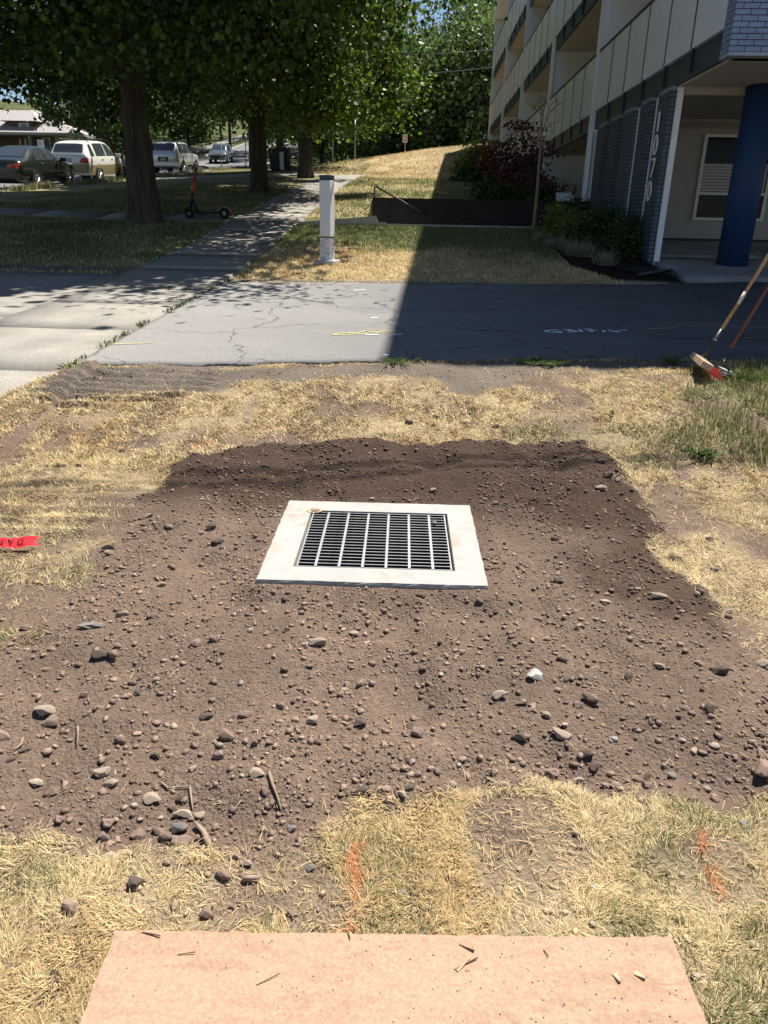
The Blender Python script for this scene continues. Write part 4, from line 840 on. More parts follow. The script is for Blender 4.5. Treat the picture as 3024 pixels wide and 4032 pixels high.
# back walls, soffits, floor slabs
bays = [(11.42, FIN[0])]+list(zip(FIN[:-1], FIN[1:]))
door_glass = mat('dark_window_glass', (.006, .007, .008), .08, spec=.12, var=.1)
for bi, (y0, y1) in enumerate(bays):
    for li, z in enumerate(LV):
        ya, yb = y0+(.105 if bi else .02), y1-.105
        bal = B('balcony', dark_f, bld, XF+.05, XF+.11, ya, yb, z-.35, z-.004)          # fascia
        np_ = 6 if bi == 0 else 5; pw = (yb-ya)/np_
        pm = MB().box(XF-.004, XF+.004, .024, pw-.024, z+.0, z+1.17).mesh('railing_panel', panel_m)
        bm_ = MB().box(XF+.014, XF+.045, -.03, .03, z-.30, z+1.17).mesh('bracket', brk)
        for k in range(np_):
            o = bpy.data.objects.new('railing_panel', pm); o.location = (0, ya+k*pw, 0); link(o, bal)
            if k:
                o = bpy.data.objects.new('bracket', bm_); o.location = (0, ya+k*pw, 0); link(o, bal)
        jm_ = MB().box(XF-.012, XF-.0045, -.016, .016, z+.005, z+1.165).mesh('panel_joint', brk)
        for k in range(1, np_):
            o = bpy.data.objects.new('panel_joint', jm_); o.location = (0, ya+k*pw, 0); link(o, bal)
        B('top_rail', brk, bal, XF-.02, XF+.03, ya+.01, yb-.01, z+1.175, z+1.215)
        if li > 0 or bi > 0 or True:
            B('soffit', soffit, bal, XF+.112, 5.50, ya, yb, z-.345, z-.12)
        B('back_wall', white, bal, 5.50, 5.56, ya, yb, z-.12, z+FH-.36)
        if bi < 4: 
            o = B('sliding_door', door_glass, bal, 5.46, 5.495, ya+.8, ya+2.8, z-.08, z+2.05)
B('roof', white, bld, XF-.15, 16, 11.13, FIN[-1]+.2, RT+.03, RT+.32)
B('rear_block', white, bld, 5.57, 16, 16.3, FIN[-1]-.1, -.5, RT)
B('upper_block', white, bld, 5.57, 16, 11.42, 16.29, 3.56, RT)
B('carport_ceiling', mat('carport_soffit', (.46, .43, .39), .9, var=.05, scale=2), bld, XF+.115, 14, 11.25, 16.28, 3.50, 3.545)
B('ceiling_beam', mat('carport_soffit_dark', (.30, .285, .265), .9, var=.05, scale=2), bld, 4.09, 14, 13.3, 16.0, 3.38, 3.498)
# far corner trim
B('corner_trim', dark_f, bld, XF-.03, XF+.25, FIN[-1]+.08, FIN[-1]+.2, 3, RT)
# ground floor behind bays 2..5
for bi in range(1, 5):
    y0, y1 = bays[bi]; B('ground_wall', white, bld, 5.3, 5.4, y0+.105, y1-.105, .5, 3.53)
# glazed entry by the first dividing wall
alum = mat('brushed_aluminium', (.62, .58, .5), .35, metal=.6, var=.1, scale=8)
ent = B('entry_frame', alum, bld, 4.32, 4.40, 19.42, 19.52, 1.0, 3.5)
B('frame_post', alum, ent, 4.32, 4.40, 21.2, 21.3, 1.0, 3.5); B('frame_head', alum, ent, 4.325, 4.395, 19.52, 21.2, 3.38, 3.48); B('frame_sill', alum, ent, 4.325, 4.395, 19.52, 21.2, 1.0, 1.12)
B('glass_pane', mat('entry_glass', (.03, .03, .03), .04, spec=.9, var=.05), ent, 4.35, 4.365, 19.52, 21.2, 1.12, 3.38)
# carport back wall with window, base and pipe
cw = B('carport_wall', graywall, bld, 4.09, 14, 16.0, 16.2, .6, 3.49)
B('wall_base', mat('dark_base', (.045, .04, .038), .9), cw, 4.095, 14, 15.94, 15.998, .6, 1.26)
MB().cyl((4.1, 15.93, 3.24), (14, 15.93, 3.24), .02, 8).build('pipe', graywall, cw, smooth=True); MB().cyl((4.1, 15.95, 3.30), (14, 15.95, 3.30), .012, 8).build('pipe', graywall, cw, smooth=True)
wx0, wx1, wz0, wz1 = 5.38, 6.75, 1.60, 3.12
wf = mat('window_frame_white', (.62, .62, .60), .5, var=.04)
win = B('window_frame', wf, cw, wx0, wx0+.06, 15.93, 15.99, wz0, wz1)
B('frame_side', wf, win, wx1-.06, wx1, 15.93, 15.99, wz0, wz1); B('frame_top', wf, win, wx0+.06, wx1-.06, 15.932, 15.99, wz1-.05, wz1); B('frame_bottom', wf, win, wx0+.06, wx1-.06, 15.925, 15.99, wz0, wz0+.05); B('meeting_rail', wf, win, wx0+.06, wx1-.06, 15.935, 15.99, 2.06, 2.11)
B('glass_pane', door_glass, win, wx0+.06, wx1-.06, 15.965, 15.975, wz0+.05, wz1-.05)
bl_m = mat('pale_blind', (.42, .42, .41), .8, var=.08, scale=10)
for k in range(9): B('blind_slat', bl_m, win, wx0+.07, wx1-.08, 15.958, 15.963, 2.125+k*.055, 2.170+k*.055)
# blue column
col = MB().lathe([(.245, 0), (.245, 2.66)], 40, (5.22, 13.2, .86)); col.build('column', mat('blue_column_paint', (.013, .042, .12), .55, var=.1, scale=3, bump=.08, bscale=60), bld, smooth=False)
for p in bpy.data.objects['column'].data.polygons: p.use_smooth = len(p.vertices) == 4
# white block end beside the last pier
B('block_end', white, bld, XF+.095, XF+.185, 13.39, 15.99, .5, 3.497)
# brick helpers
def brick_face(parent, m, origin, uvec, nvec, length, courses, bl_=.2, ch=.0667, depth=.05, joint=.010, seed=0, individual=True, name='brick'):
    """courses of bricks on a vertical face: origin = low corner, uvec along, nvec outward"""
    u = np.array(uvec, float); n = np.array(nvec, float); big = MB(); cache = {}
    for c in range(courses):
        x = 0.0; first = (bl_/2 if c % 2 else bl_); edges = []
        while x < length-1e-4:
            e = min(length, x+(first if x == 0 else bl_)); 
            if length-e < .045: e = length
            edges.append((x, e)); x = e
        for (a, e) in edges:
            key = round(e-a, 3); z = c*ch
            j = (seed*31+c*17+int(a*100)) % 5*.0008
            p0 = np.array(origin, float)+u*(a+joint/2)+np.array([0, 0, z+joint/2])
            w, h = e-a-joint, ch-joint
            def crn(o): return [o, o+u*w, o+u*w+n*depth, o+n*depth, o+np.array([0, 0, h]), o+u*w+np.array([0, 0, h]), o+u*w+n*depth+np.array([0, 0, h]), o+n*depth+np.array([0, 0, h])]
            Fc = [(0, 3, 2, 1), (4, 5, 6, 7), (0, 1, 5, 4), (1, 2, 6, 5), (2, 3, 7, 6), (3, 0, 4, 7)]
            if individual:
                if key not in cache: cache[key] = MB().add(crn(np.zeros(3)), Fc).mesh(name, m)
                o = bpy.data.objects.new(name, cache[key]); o.location = tuple(p0+n*j); link(o, parent)
            else: big.add(crn(p0+n*j), Fc)
    if not individual: tag(big.build('brickwork', m, parent), kind='stuff')
db = mat('slate_blue_brick', (.040, .066, .098), .55, var=.18, scale=14, bump=.2, bscale=60, spec=.4, orand=.28)
piers = [(17.85, 18.55), (16.70, 17.43), (15.63, 16.33), (14.53, 15.16), (13.44, 14.08)]
core = B('pier_back_wall', db, bld, XF+.13, XF+.18, 13.45, 19.2, .5, 3.53)
for i, (ya, yb) in enumerate(piers):
    pr = B('brick_pier', mortar, bld, XF+.008, XF+.128, ya+.008, yb, .78, 3.525)
    ind = i >= 3; zb = .80
    brick_face(pr, db, (XF+.052, ya+.0, zb), (0, 1, 0), (-1, 0, 0), yb-ya, 40, depth=.052, seed=i, individual=ind)
    brick_face(pr, db, (XF+.052, ya+.05, zb), (1, 0, 0), (0, -1, 0), .076, 40, bl_=.076, depth=.05, seed=i+9, individual=False)
for y in (15.19, 14.12): MB().tube([(XF+.03, y+.01, 1.25 if y < 15 else .9), (XF+.03, y+.01, 3.5)], .014, 8).build('conduit', white, bld, smooth=True)
B('junction_box', mat('grey_box', (.18, .21, .23), .6), bld, XF-.03, XF+.05, 14.10, 14.22, 1.18, 1.40)
MB().tube([(XF+.01, 14.15, .85), (XF+.01, 14.15, 1.18)], .02, 8).build('conduit', mat('grey_box'), bld, smooth=True)
# house number
num = mat('number_metal', (.85, .85, .82), .4, metal=.2, var=.05)
def stroke(pts, w, t=.02, closed=False):
    b = MB(); n = len(pts); P = [np.array(p, float) for p in pts]
    L_, Rr = [], []
    for i in range(n):
        a = P[(i-1) % n] if (closed or i) else P[i]; c = P[(i+1) % n] if (closed or i < n-1) else P[i]
        d = (c-a)/np.linalg.norm(c-a); nn = np.array([-d[1], d[0]])*w/2; L_.append(P[i]+nn); Rr.append(P[i]-nn)
    v = [(XF-.045, q[0], q[1]) for q in L_]+[(XF-.045, q[0], q[1]) for q in Rr]+[(XF-.025, q[0], q[1]) for q in L_]+[(XF-.025, q[0], q[1]) for q in Rr]
    f = []
    for i in range(n if closed else n-1):
        j = (i+1) % n; f += [(i, j, n+j, n+i), (2*n+i, 3*n+i, 3*n+j, 2*n+j), (i, 2*n+i, 2*n+j, j), (n+i, n+j, 3*n+j, 3*n+i)]
    if not closed: f += [(0, n, 3*n, 2*n), (n-1, 3*n-1, 4*n-1, 2*n-1)]
    return b.add(v, f)
yc = 13.78; hw = .09; hh = .142
for zc, d in ((3.06, '1'), (2.715, '0'), (2.37, '7'), (2.015, '0')):
    # from the street +y runs to the left
    if d == '0': b = stroke([(yc+hw*math.cos(t), zc+hh*math.sin(t)) for t in np.linspace(0, 2*math.pi, 28, endpoint=False)], .036, closed=True)
    elif d == '7': b = stroke([(yc+hw+.005, zc+hh-.012), (yc-hw, zc+hh-.012), (yc-hw+.001, zc+hh-.025), (yc+.025, zc-hh)], .036)
    else: b = stroke([(yc+.045, zc+hh-.035), (yc+.004, zc+hh-.008), (yc, zc+hh-.02), (yc, zc-hh)], .036)
    b.build('house_number', num, bld)
# pale blue brick end wall of the upper floors
pb = mat('pale_blue_brick', (.20, .27, .40), .6, var=.09, scale=12, bump=.15, bscale=50, spec=.35, orand=.10)
ew = B('end_wall', mat('pale_mortar', (.33, .37, .43), .9), bld, XF-.012, 16, 11.148, 11.40, 3.545, RT)
B('sill_course', mat('pale_mortar'), ew, XF-.03, 16, 11.08, 11.395, 3.50, 3.54)
brick_face(ew, pb, (XF-.03, 11.15, 3.545), (1, 0, 0), (0, -1, 0), 1.62, 16, depth=.05, seed=2)
brick_face(ew, pb, (XF-.03, 11.15, 3.545+16*.0667), (1, 0, 0), (0, -1, 0), 1.62, 40, depth=.05, seed=2, individual=False)
brick_face(ew, pb, (XF+1.59, 11.15, 3.545), (1, 0, 0), (0, -1, 0), 2.0, 50, depth=.05, seed=5, individual=False)
brick_face(ew, pb, (XF-.012, 11.155, 3.545), (0, 1, 0), (-1, 0, 0), .245, 56, bl_=.1, depth=.018, seed=3, individual=False)

# ------------------------------------------------------------------ brick retaining wall, rail, steps
rw = empty('retaining_wall', (-1.1, WALL_Y0, 1.0)); tag(rw, 'low dark brick retaining wall in front of the apartment entrance', 'wall')
bb_ = mat('near_black_brick', (.021, .018, .018), .8, var=.25, scale=14, bump=.2, bscale=60, orand=.3)
WT = 1.98
B('core', mat('dark_mortar', (.052, .047, .045), .95), rw, .012, 5.3, .012, .22, -.2, WT-1.0-.006)
brick_face(rw, bb_, (0, .05, WT-1.0-.1-8*.0667), (1, 0, 0), (0, -1, 0), 5.3, 8, depth=.05, seed=1)
sold = MB().box(.005, .062, 0, .235, WT-1.0-.098, WT-1.0).mesh('coping_brick', bb_)
for k in range(79):
    o = bpy.data.objects.new('coping_brick', sold); o.location = (k*.067, -.004, (k*13 % 5)*.0006); link(o, rw)
tag(MB().tube([onY(1475, 778, 18.72), onY(1475, 735, 18.72)-np.array([0, 0, .01]), onY(1480, 734, 18.68), onY(1660, 836, 18.5), onY(1672, 842, 18.56)], .019, 10).build('handrail', blk, smooth=True), 'black sloping metal handrail fixed to the dark brick wall', 'handrail')
cs = mat('step_concrete', (.42, .37, .30), .9, var=.12, scale=6, bump=.2, bscale=90)
cs_root = empty('entrance_steps', (0, 17.36, 0)); tag(cs_root, 'concrete entrance steps with stepped side wall beside the brick wall', 'steps')
k1, k2, k3, k4 = onY(1475, 850, 17.36), onY(1487, 873, 17.36), onY(1520, 875, 17.36), onY(1522, 900, 17.36)
za = float(zbase(-2.6, 17.4))+.05
MB().prism([(-2.66, 1.0), (k4[0], 1.0), (k3[0], k3[2]), (k2[0]-.0, k2[2]), (k1[0]+.03, k1[2]), (-2.66, za)], 'y', -.01, .12).build('side_wall', cs, cs_root)
B('landing', cs, cs_root, -2.68, k1[0]+.03, .125, 1.20, 1.0, 1.43)
B('step', cs, cs_root, k1[0]+.035, k1[0]+.33, .125, 1.20, 1.0, 1.31)
B('walkway', cs, cs_root, k1[0]+.335, 4.2, .125, 1.20, .95, 1.20)
B('walkway_edge', cs, cs_root, k4[0]+.01, 3.1, -.03, .12, 1.0, float(zbase(0, 17.36))+.06)

# ------------------------------------------------------------------ sign bollard
bw = mat('bollard_white_paint', (.60, .62, .65), .45, var=.03, scale=4); bdark = mat('bollard_dark', (.02, .03, .045), .4)
bp0 = ground_at(1287, 1040); bp0 = onY(1287, 1040, 12.45)
bo = empty('sign_bollard', (bp0[0], 12.55, bp0[2]), R_(-17)); tag(bo, 'square white sign bollard with dark cap and striped foot on concrete', 'bollard')
hb = (onY(1287, 1018, 12.55)[2], onY(1287, 936, 12.55)[2], onY(1287, 931, 12.55)[2], onY(1287, 711, 12.55)[2], onY(1287, 690, 12.55)[2]); hb = [h-bp0[2] for h in hb]
B('concrete_base', mat('bollard_base', (.42, .41, .39), .9, var=.15, scale=9, bump=.3, bscale=70), bo, -.168, .168, -.168, .168, -.15, hb[0]-.018, bevel=.012)
ft = B('striped_foot', bw, bo, -.088, .088, -.088, .088, hb[0]-.02, hb[1])
B('gap', bdark, bo, -.075, .075, -.075, .075, hb[1], hb[2])
B('post', bw, bo, -.09, .09, -.09, .09, hb[2], hb[3], bevel=.004)
B('cap_neck', bdark, bo, -.078, .078, -.078, .078, hb[3], hb[3]+.022); B('cap', mat('bollard_cap', (.035, .05, .07), .4, var=.1), bo, -.09, .09, -.09, .09, hb[3]+.022, hb[4])
rr = random.Random(8); scol = [mat('stripe_navy', (.03, .05, .12), .5), mat('stripe_charcoal', (.04, .03, .035), .5), mat('stripe_brown', (.22, .12, .09), .5), mat('stripe_blue', (.16, .22, .38), .5)]
fh = hb[1]-hb[0]+.02
for face in (0, 1):
    for k in range(13):
        z = hb[0]-.01+fh*(k+.5)/13; l = rr.uniform(.04, .15); s = rr.choice([-.086, .086-l, rr.uniform(-.08, .08-l)]); m = scol[rr.randrange(4)]; h = .0055
        if face == 0: B('stripe', m, ft, s, s+l, -.0905, -.0882, z, z+h*rr.uniform(.6, 1.3))
        else: B('stripe', m, ft, .0882, .0905, s, s+l, z, z+h*rr.uniform(.6, 1.3))

# ------------------------------------------------------------------ kick scooter
sA = ground_at(748, 862); sB = ground_at(886, 872); sA = np.array([sA[0], sA[1]]); sB = np.array([sB[0], sB[1]])
ang = math.atan2(sA[1]-sB[1], sA[0]-sB[0]); zs = float(zbase(*((sA+sB)/2)))+.02
sc = empty('kick_scooter', (sB[0], sB[1], zs), ang); tag(sc, 'electric kick scooter with red-orange stem parked on the side path', 'scooter')
wb_ = float(np.linalg.norm(sA-sB)); rub = mat('tyre_rubber', (.018, .018, .019), .85, var=.2, scale=20); sblk = mat('scooter_black', (.02, .021, .023), .5)
for x, rad in ((0, .125), (wb_, .118)):
    w = empty('wheel'); w.parent = sc; w.location = (x, 0, rad)
    MB().lathe([(rad*.62, -.028), (rad*.9, -.028), (rad, -.014), (rad, .014), (rad*.9, .028), (rad*.62, .028)], 24, axis='y').build('tyre', rub, w, smooth=True)
    MB().lathe([(.03, -.032), (rad*.6, -.022), (rad*.6, .022), (.03, .032)], 16, axis='y').build('hub', mat('hub_metal', (.25, .25, .26), .4, metal=.6), w, smooth=True)
    b = MB(); n = 10
    for k in range(n):
        a0, a1 = R_(25+100*k/n), R_(25+100*(k+1)/n); r0, r1 = rad+.012, rad+.018
        for sgn in (1,):
            P = [(r0*math.cos(a), r0*math.sin(a)) for a in (a0, a1)]+[(r1*math.cos(a), r1*math.sin(a)) for a in (a1, a0)]
            b.prism([(x+p[0], rad+p[1]) for p in P], 'y', -.035, .035)
    b.build('fender', sblk if x else mat('fender_grey', (.45, .46, .47), .5), sc)
B('deck', sblk, sc, .10, wb_-.20, -.075, .075, .115, .155, bevel=.008)
B('deck_mat', mat('deck_rubber', (.03, .03, .03), .95, bump=.3, bscale=120), sc, .14, wb_-.24, -.065, .065, .1555, .159)
B('rear_bracket', mat('yellow_mark', (.5, .33, .04), .5), sc, .02, .12, -.05, -.036, .10, .14)
B('tail_light', mat('tail_light_red', (.5, .03, .02), .3), sc, -.165, -.14, -.02, .02, .17, .23)
neck = (wb_-.16, 0, .36); base_ = (wb_-.02, 0, .22); topp = (wb_-.28, 0, 1.10)
MB().tube([(wb_-.22, 0, .15), (wb_-.14, 0, .30), (wb_-.10, 0, .42)], [.036, .03, .028], 10).build('neck', sblk, sc, smooth=True)
for s in (-1, 1): MB().tube([(wb_, s*.045, .12), (wb_-.015, s*.045, .24), (wb_-.06, s*.02, .30)], .013, 8).build('fork', sblk, sc, smooth=True)
def along(t): return tuple(np.array([wb_-.035, 0, .24])*(1-t)+np.array(topp)*t)
MB().tube([along(0), along(.36)], .026, 12).build('lower_stem', sblk, sc, smooth=True)
MB().tube([along(.36), along(.62)], .030, 12).build('stem_sleeve', mat('scooter_red', (.70, .075, .02), .45, var=.06), sc, smooth=True)
MB().tube([along(.62), along(.88)], .027, 12).build('upper_sleeve', mat('scooter_red_dark', (.32, .03, .02), .5, var=.1), sc, smooth=True)
MB().tube([along(.88), along(1.0)], .027, 12).build('stem_top', sblk, sc, smooth=True)
hb_ = np.array(topp); bdir = np.array([.42, .90, 0])
MB().tube([hb_-bdir*.25+np.array([-.03, 0, -.03]), hb_-bdir*.08, hb_, hb_+bdir*.08, hb_+bdir*.25+np.array([-.03, 0, -.02])], .012, 8).build('handlebar', sblk, sc, smooth=True)
for s in (-1, 1): MB().tube([hb_+bdir*.15*s, hb_+bdir*.26*s+np.array([-.03, 0, -.025])], .017, 8).build('grip', rub, sc, smooth=True)
B('headlight', mat('grey_plastic', (.4, .41, .42), .4), sc, topp[0]-.03, topp[0]+.03, -.03, .03, topp[2]-.03, topp[2]+.035, bevel=.006)
MB().tube([(wb_-.26, -.06, .13), (wb_-.22, -.13, .01)], .008, 8).build('kickstand', sblk, sc, smooth=True)
# ------------------------------------------------------------------ vehicles
glass_c = mat('car_glass', (.035, .045, .05), .05, spec=.9, var=.05); rubber = mat('car_tyre', (.02, .02, .02), .85, var=.15, scale=20)
rimm = mat('alloy_rim', (.55, .55, .56), .3, metal=.8, var=.05); tailr = mat('tail_lamp', (.45, .015, .012), .2, spec=.7, var=.15, scale=20, coat=.5); trimb = mat('black_trim', (.02, .02, .021), .5)
lampw = mat('lamp_clear', (.7, .7, .7), .15, spec=.7)
def profile(st):
    """stations: x, zb, wb, zm, wm, zbelt, wbelt, zr, wr, zc -> smooth resampled table"""
    st = np.array(st, float); xs = []
    for a, b in zip(st[:-1, 0], st[1:, 0]): xs += list(np.linspace(a, b, 4, endpoint=False))
    xs = np.array(xs+[st[-1, 0]]); T = np.stack([np.interp(xs, st[:, 0], st[:, k]) for k in range(st.shape[1])], 1)
    S = T.copy(); S[1:-1, 1:] = .25*T[:-2, 1:]+.5*T[1:-1, 1:]+.25*T[2:, 1:]
    return S
def car(name, st, paint, wheels, rw_, windows, rear, front, label, loc, rz, pitch, lower=None, tail=None, roofrails=False, plate=None, heads=None, mirror=None, handles=(), low_z=.5, front_end=None):
    S = profile(st); root = empty(name, loc, rz); root.rotation_mode = 'XYZ'
    # pitch about the car's own side axis (local x is forward)
    root.matrix_world = Matrix.Translation(Vector(tuple(loc)))@Matrix.Rotation(rz, 4, 'Z')@Matrix.Rotation(-pitch, 4, 'Y')
    tag(root, label, 'car')
    def sec(r):
        x, zb, wb, zm, wm, zl, wl, zr, wr, zc = r
        half = [(wb*.55, zb), (wb, zb+.03), (wm, zm), (wm*.995, (zm+zl)/2), (wl, zl), (wl*.5+wr*.5+.008, (zl+zr)/2), (wr, zr), (wr*.82, zr+(zc-zr)*.75), (wr*.4, zc)]
        return [(x, -y, z) for y, z in half]+[(x, y, z) for y, z in reversed(half)]
    m = MB(); n = 18; V = [p for r in S for p in sec(r)]
    Fc = [(i*n+k, (i+1)*n+k, (i+1)*n+(k+1) % n, i*n+(k+1) % n) for i in range(len(S)-1) for k in range(n)]
    Fc += [tuple(range(n)), tuple((len(S)-1)*n+k for k in range(n-1, -1, -1))]
    body = m.add(V, Fc).build('body', paint, root, smooth=True)
    def at(x): return [np.interp(x, S[:, 0], S[:, k]) for k in range(10)]
    def side(x, t, off=.008):
        _, zb, wb, zm, wm, zl, wl, zr, wr, zc = at(x); 
        if t < .5: y = wl+(wl*.5+wr*.5+.008-wl)*t*2; z = zl+(zr-zl)*t
        else: y = wl*.5+wr*.5+.008+(wr-(wl*.5+wr*.5+.008))*(t-.5)*2; z = zl+(zr-zl)*t
        return y+off, z
    for (xb0, xb1, xt0, xt1) in windows:                       # side panes (bottom and top x range)
        for s in (-1, 1):
            v = []; f = []; N = 6; Kt = 4
            for i in range(N+1):
                for j in range(Kt+1):
                    t = .06+.84*j/Kt; x = (xb0+(xb1-xb0)*i/N)*(1-j/Kt)+(xt0+(xt1-xt0)*i/N)*(j/Kt); y, z = side(x, t); v.append((x, s*y, z))
            for i in range(N):
                for j in range(Kt): f.append((i*(Kt+1)+j, (i+1)*(Kt+1)+j, (i+1)*(Kt+1)+j+1, i*(Kt+1)+j+1))
            MB().add(v, f).build('side_window', glass_c, root, smooth=True)
    def top(x, u, off):
        _, zb, wb, zm, wm, zl, wl, zr, wr, zc = at(x); a = abs(u)
        z = np.interp(a, [0, .4, .82, 1], [zc, zc, zr+(zc-zr)*.75, zr]); return (x, u*wr, z+off)
    for nm, (x0, x1, ww) in (('rear_window', rear), ('windscreen', front)):
        if x0 is None: continue
        v = []; f = []; N = 8
        for i in range(6):
            for j in range(N+1): v.append(top(x0+(x1-x0)*i/5, ww*(-1+2*j/N), .012))
        for i in range(5):
            for j in range(N): f.append((i*(N+1)+j, (i+1)*(N+1)+j, (i+1)*(N+1)+j+1, i*(N+1)+j+1))
        o = MB().add(v, f).build(nm, glass_c, root, smooth=True)
        if abs(x1-x0) < .35:
            for vv in o.data.vertices: vv.co.x += -.012 if nm == 'rear_window' else .012
    for x in wheels:
        for s in (-1, 1):
            _, zb, wb, zm, wm, zl, wl, zr, wr, zc = at(x)
            ar = [(x+(rw_*1.13)*math.cos(a), rw_*1.02+(rw_*1.13)*math.sin(a)) for a in np.linspace(-.45, math.pi+.45, 22)]
            MB().prism(ar, 'y', s*(wm-.09), s*(wm+.006)).build('wheel_arch', trimb, root)
            w = empty('wheel'); w.parent = root; w.location = (x, s*(wm-.10), rw_)
            MB().lathe([(rw_*.6, -.10), (rw_*.93, -.10), (rw_, -.07), (rw_, .07), (rw_*.93, .112), (rw_*.64, .112)], 28, axis='y').build('tyre', rubber, w, smooth=True)
            b = MB(); b.lathe([(rw_*.58, s*.02), (rw_*.64, s*.113), (rw_*.56, s*.113), (rw_*.52, s*.06), (.02, s*.06)], 24, axis='y')
            for k in range(5):
                a = 2*math.pi*k/5+.3; c_, s_ = math.cos(a), math.sin(a); r1 = rw_*.58
                b.add([(-s_*.035, s*.075, c_*.035), (s_*.035, s*.075, -c_*.035), (c_*r1+s_*.05, s*.112, s_*r1-c_*.05), (c_*r1-s_*.05, s*.112, s_*r1+c_*.05), (0, s*.118, 0)], [(0, 1, 2, 3), (0, 3, 4), (1, 4, 2), (3, 2, 4)])
            b.build('rim', rimm, w)
    if lower:                                                   # two-tone lower cladding as a thin skin
        v = []; f = []
        for s in (-1, 1):
            for x in np.linspace(S[1, 0], S[-2, 0], 30):
                _, zb, wb, zm, wm, zl, wl, zr, wr, zc = at(x)
                v += [(x, s*(wb+.012), zb+.03), (x, s*(wm+.014), zm), (x, s*(wm*.997+.012), min(lower[1], (zm+zl)/2+.02))]
        for q in range(2):
            for i in range(29):
                o = q*90+i*3; f += [(o, o+3, o+4, o+1), (o+1, o+4, o+5, o+2)]
        MB().add(v, f).build('lower_cladding', lower[0], root, smooth=True)
        B('rear_bumper', lower[0], root, S[0, 0]-.06, S[0, 0]+.10, -S[2, 4]*.97, S[2, 4]*.97, S[0, 1]+.02, lower[1]+.03, bevel=.02)
    for (pts, m_) in (tail or []):
        for s in (-1, 1): MB().prism([(s*y, z) for y, z in pts[1]], 'x', pts[0][0], pts[0][1]).build('tail_light', m_, root)
    for (pts, m_) in (heads or []):
        for s in (-1, 1): MB().prism([(s*y, z) for y, z in pts[1]], 'x', pts[0][0], pts[0][1]).build('headlight', m_, root)
    for nm, m_, bx in (front_end or []): B(nm, m_, root, *bx)
    if plate: B('licence_plate', plate[0], root, plate[1]-.012, plate[1], -.155, .155, plate[2], plate[2]+.155); 
    if roofrails:
        for s in (-1, 1):
            x0, x1 = roofrails; y = at((x0+x1)/2)[8]-.06; zc = at((x0+x1)/2)[9]
            MB().tube([(x0, s*y, at(x0)[7]), (x0+.12, s*y, zc+.05), (x1-.15, s*y, zc+.05), (x1, s*y, at(x1)[7])], .016, 8).build('roof_rail', trimb, root, smooth=True)
    if mirror:
        for s in (-1, 1): MB().add(*obox(np.array([mirror[0], s*mirror[1], mirror[2]]), np.array([1., 0, 0]), np.array([0, 1., 0]), np.array([0, 0, 1.]), .07, .10, .065)).build('mirror', mirror[3], root, bevel=.02)
    for hx, hz in handles:
        for s in (-1, 1):
            y = at(hx)[6]; B('door_handle', rimm, root, hx-.09, hx+.09, s*(y+.004) if s > 0 else -(y+.035), s*(y+.035) if s > 0 else -(y+.004), hz, hz+.035)
    for dx in windows[0:]:
        pass
    return root
PITCH = math.atan(.083)
sed = [(-2.40, .36, .62, .56, .72, .80, .70, .86, .62, .88), (-2.30, .28, .78, .58, .85, .90, .82, .99, .70, 1.01), (-1.75, .22, .84, .60, .90, .95, .87, 1.05, .72, 1.07), (-1.0, .20, .86, .60, .91, .97, .88, 1.36, .58, 1.40), (-.35, .20, .86, .60, .91, .97, .88, 1.43, .60, 1.46), (.35, .20, .86, .60, .91, .96, .88, 1.40, .59, 1.44), (1.20, .20, .86, .60, .91, .93, .88, 1.00, .68, 1.04), (2.0, .22, .82, .58, .87, .82, .82, .86, .68, .90), (2.36, .30, .66, .52, .74, .66, .70, .70, .6, .73)]
dkp = mat('charcoal_car_paint', (.014, .018, .013), .25, spec=.4, var=.06, scale=3, coat=.35)
def park(Yrear_wheel, rear_x, xw=-14.0, halfw=.9):
    yc = Yrear_wheel-rear_x; return (xw-halfw+.1, yc, float(zroad(yc)))
car('sedan', sed, dkp, (-1.33, 1.37), .325, [(-1.15, -.28, -.88, -.30), (-.20, .95, -.22, .38)], (-1.68, -1.05, .88), (.42, 1.12, .9), 'dark charcoal four-door sedan parked at the kerb behind the pale car', park(28.9, -1.33), R_(90), PITCH,
    tail=[(((-2.40, -2.22), [(.40, .72), (.80, .74), (.84, .86), (.74, .90), (.40, .86)]), tailr)], plate=(mat('plate_white', (.62, .66, .70), .5, var=.25, scale=30), -2.385, .68), mirror=(.85, .98, 1.0, dkp), handles=((-.75, .86), (.35, .86)))
suv = [(-2.28, .42, .70, .66, .80, .98, .80, 1.02, .70, 1.04), (-2.24, .36, .82, .66, .88, 1.02, .86, 1.10, .72, 1.12), (-1.86, .32, .86, .66, .90, 1.05, .88, 1.56, .64, 1.61), (-1.2, .30, .86, .66, .91, 1.05, .88, 1.63, .66, 1.68), (-.2, .30, .86, .66, .91, 1.05, .88, 1.64, .66, 1.69), (.45, .30, .86, .66, .91, 1.05, .88, 1.58, .63, 1.63), (1.25, .30, .86, .66, .91, 1.02, .88, 1.08, .72, 1.12), (2.0, .32, .84, .64, .88, .92, .84, .97, .72, 1.0), (2.28, .38, .70, .58, .78, .76, .72, .8, .64, .83)]
gold = mat('champagne_car_paint', (.68, .67, .61), .28, spec=.5, var=.04, scale=3, coat=.7); goldlo = mat('gold_cladding', (.32, .27, .14), .35, metal=.3, var=.06, coat=.4)
platec = mat('plate_colour', (.60, .22, .16), .5, col2=(.25, .33, .62), scale=22)
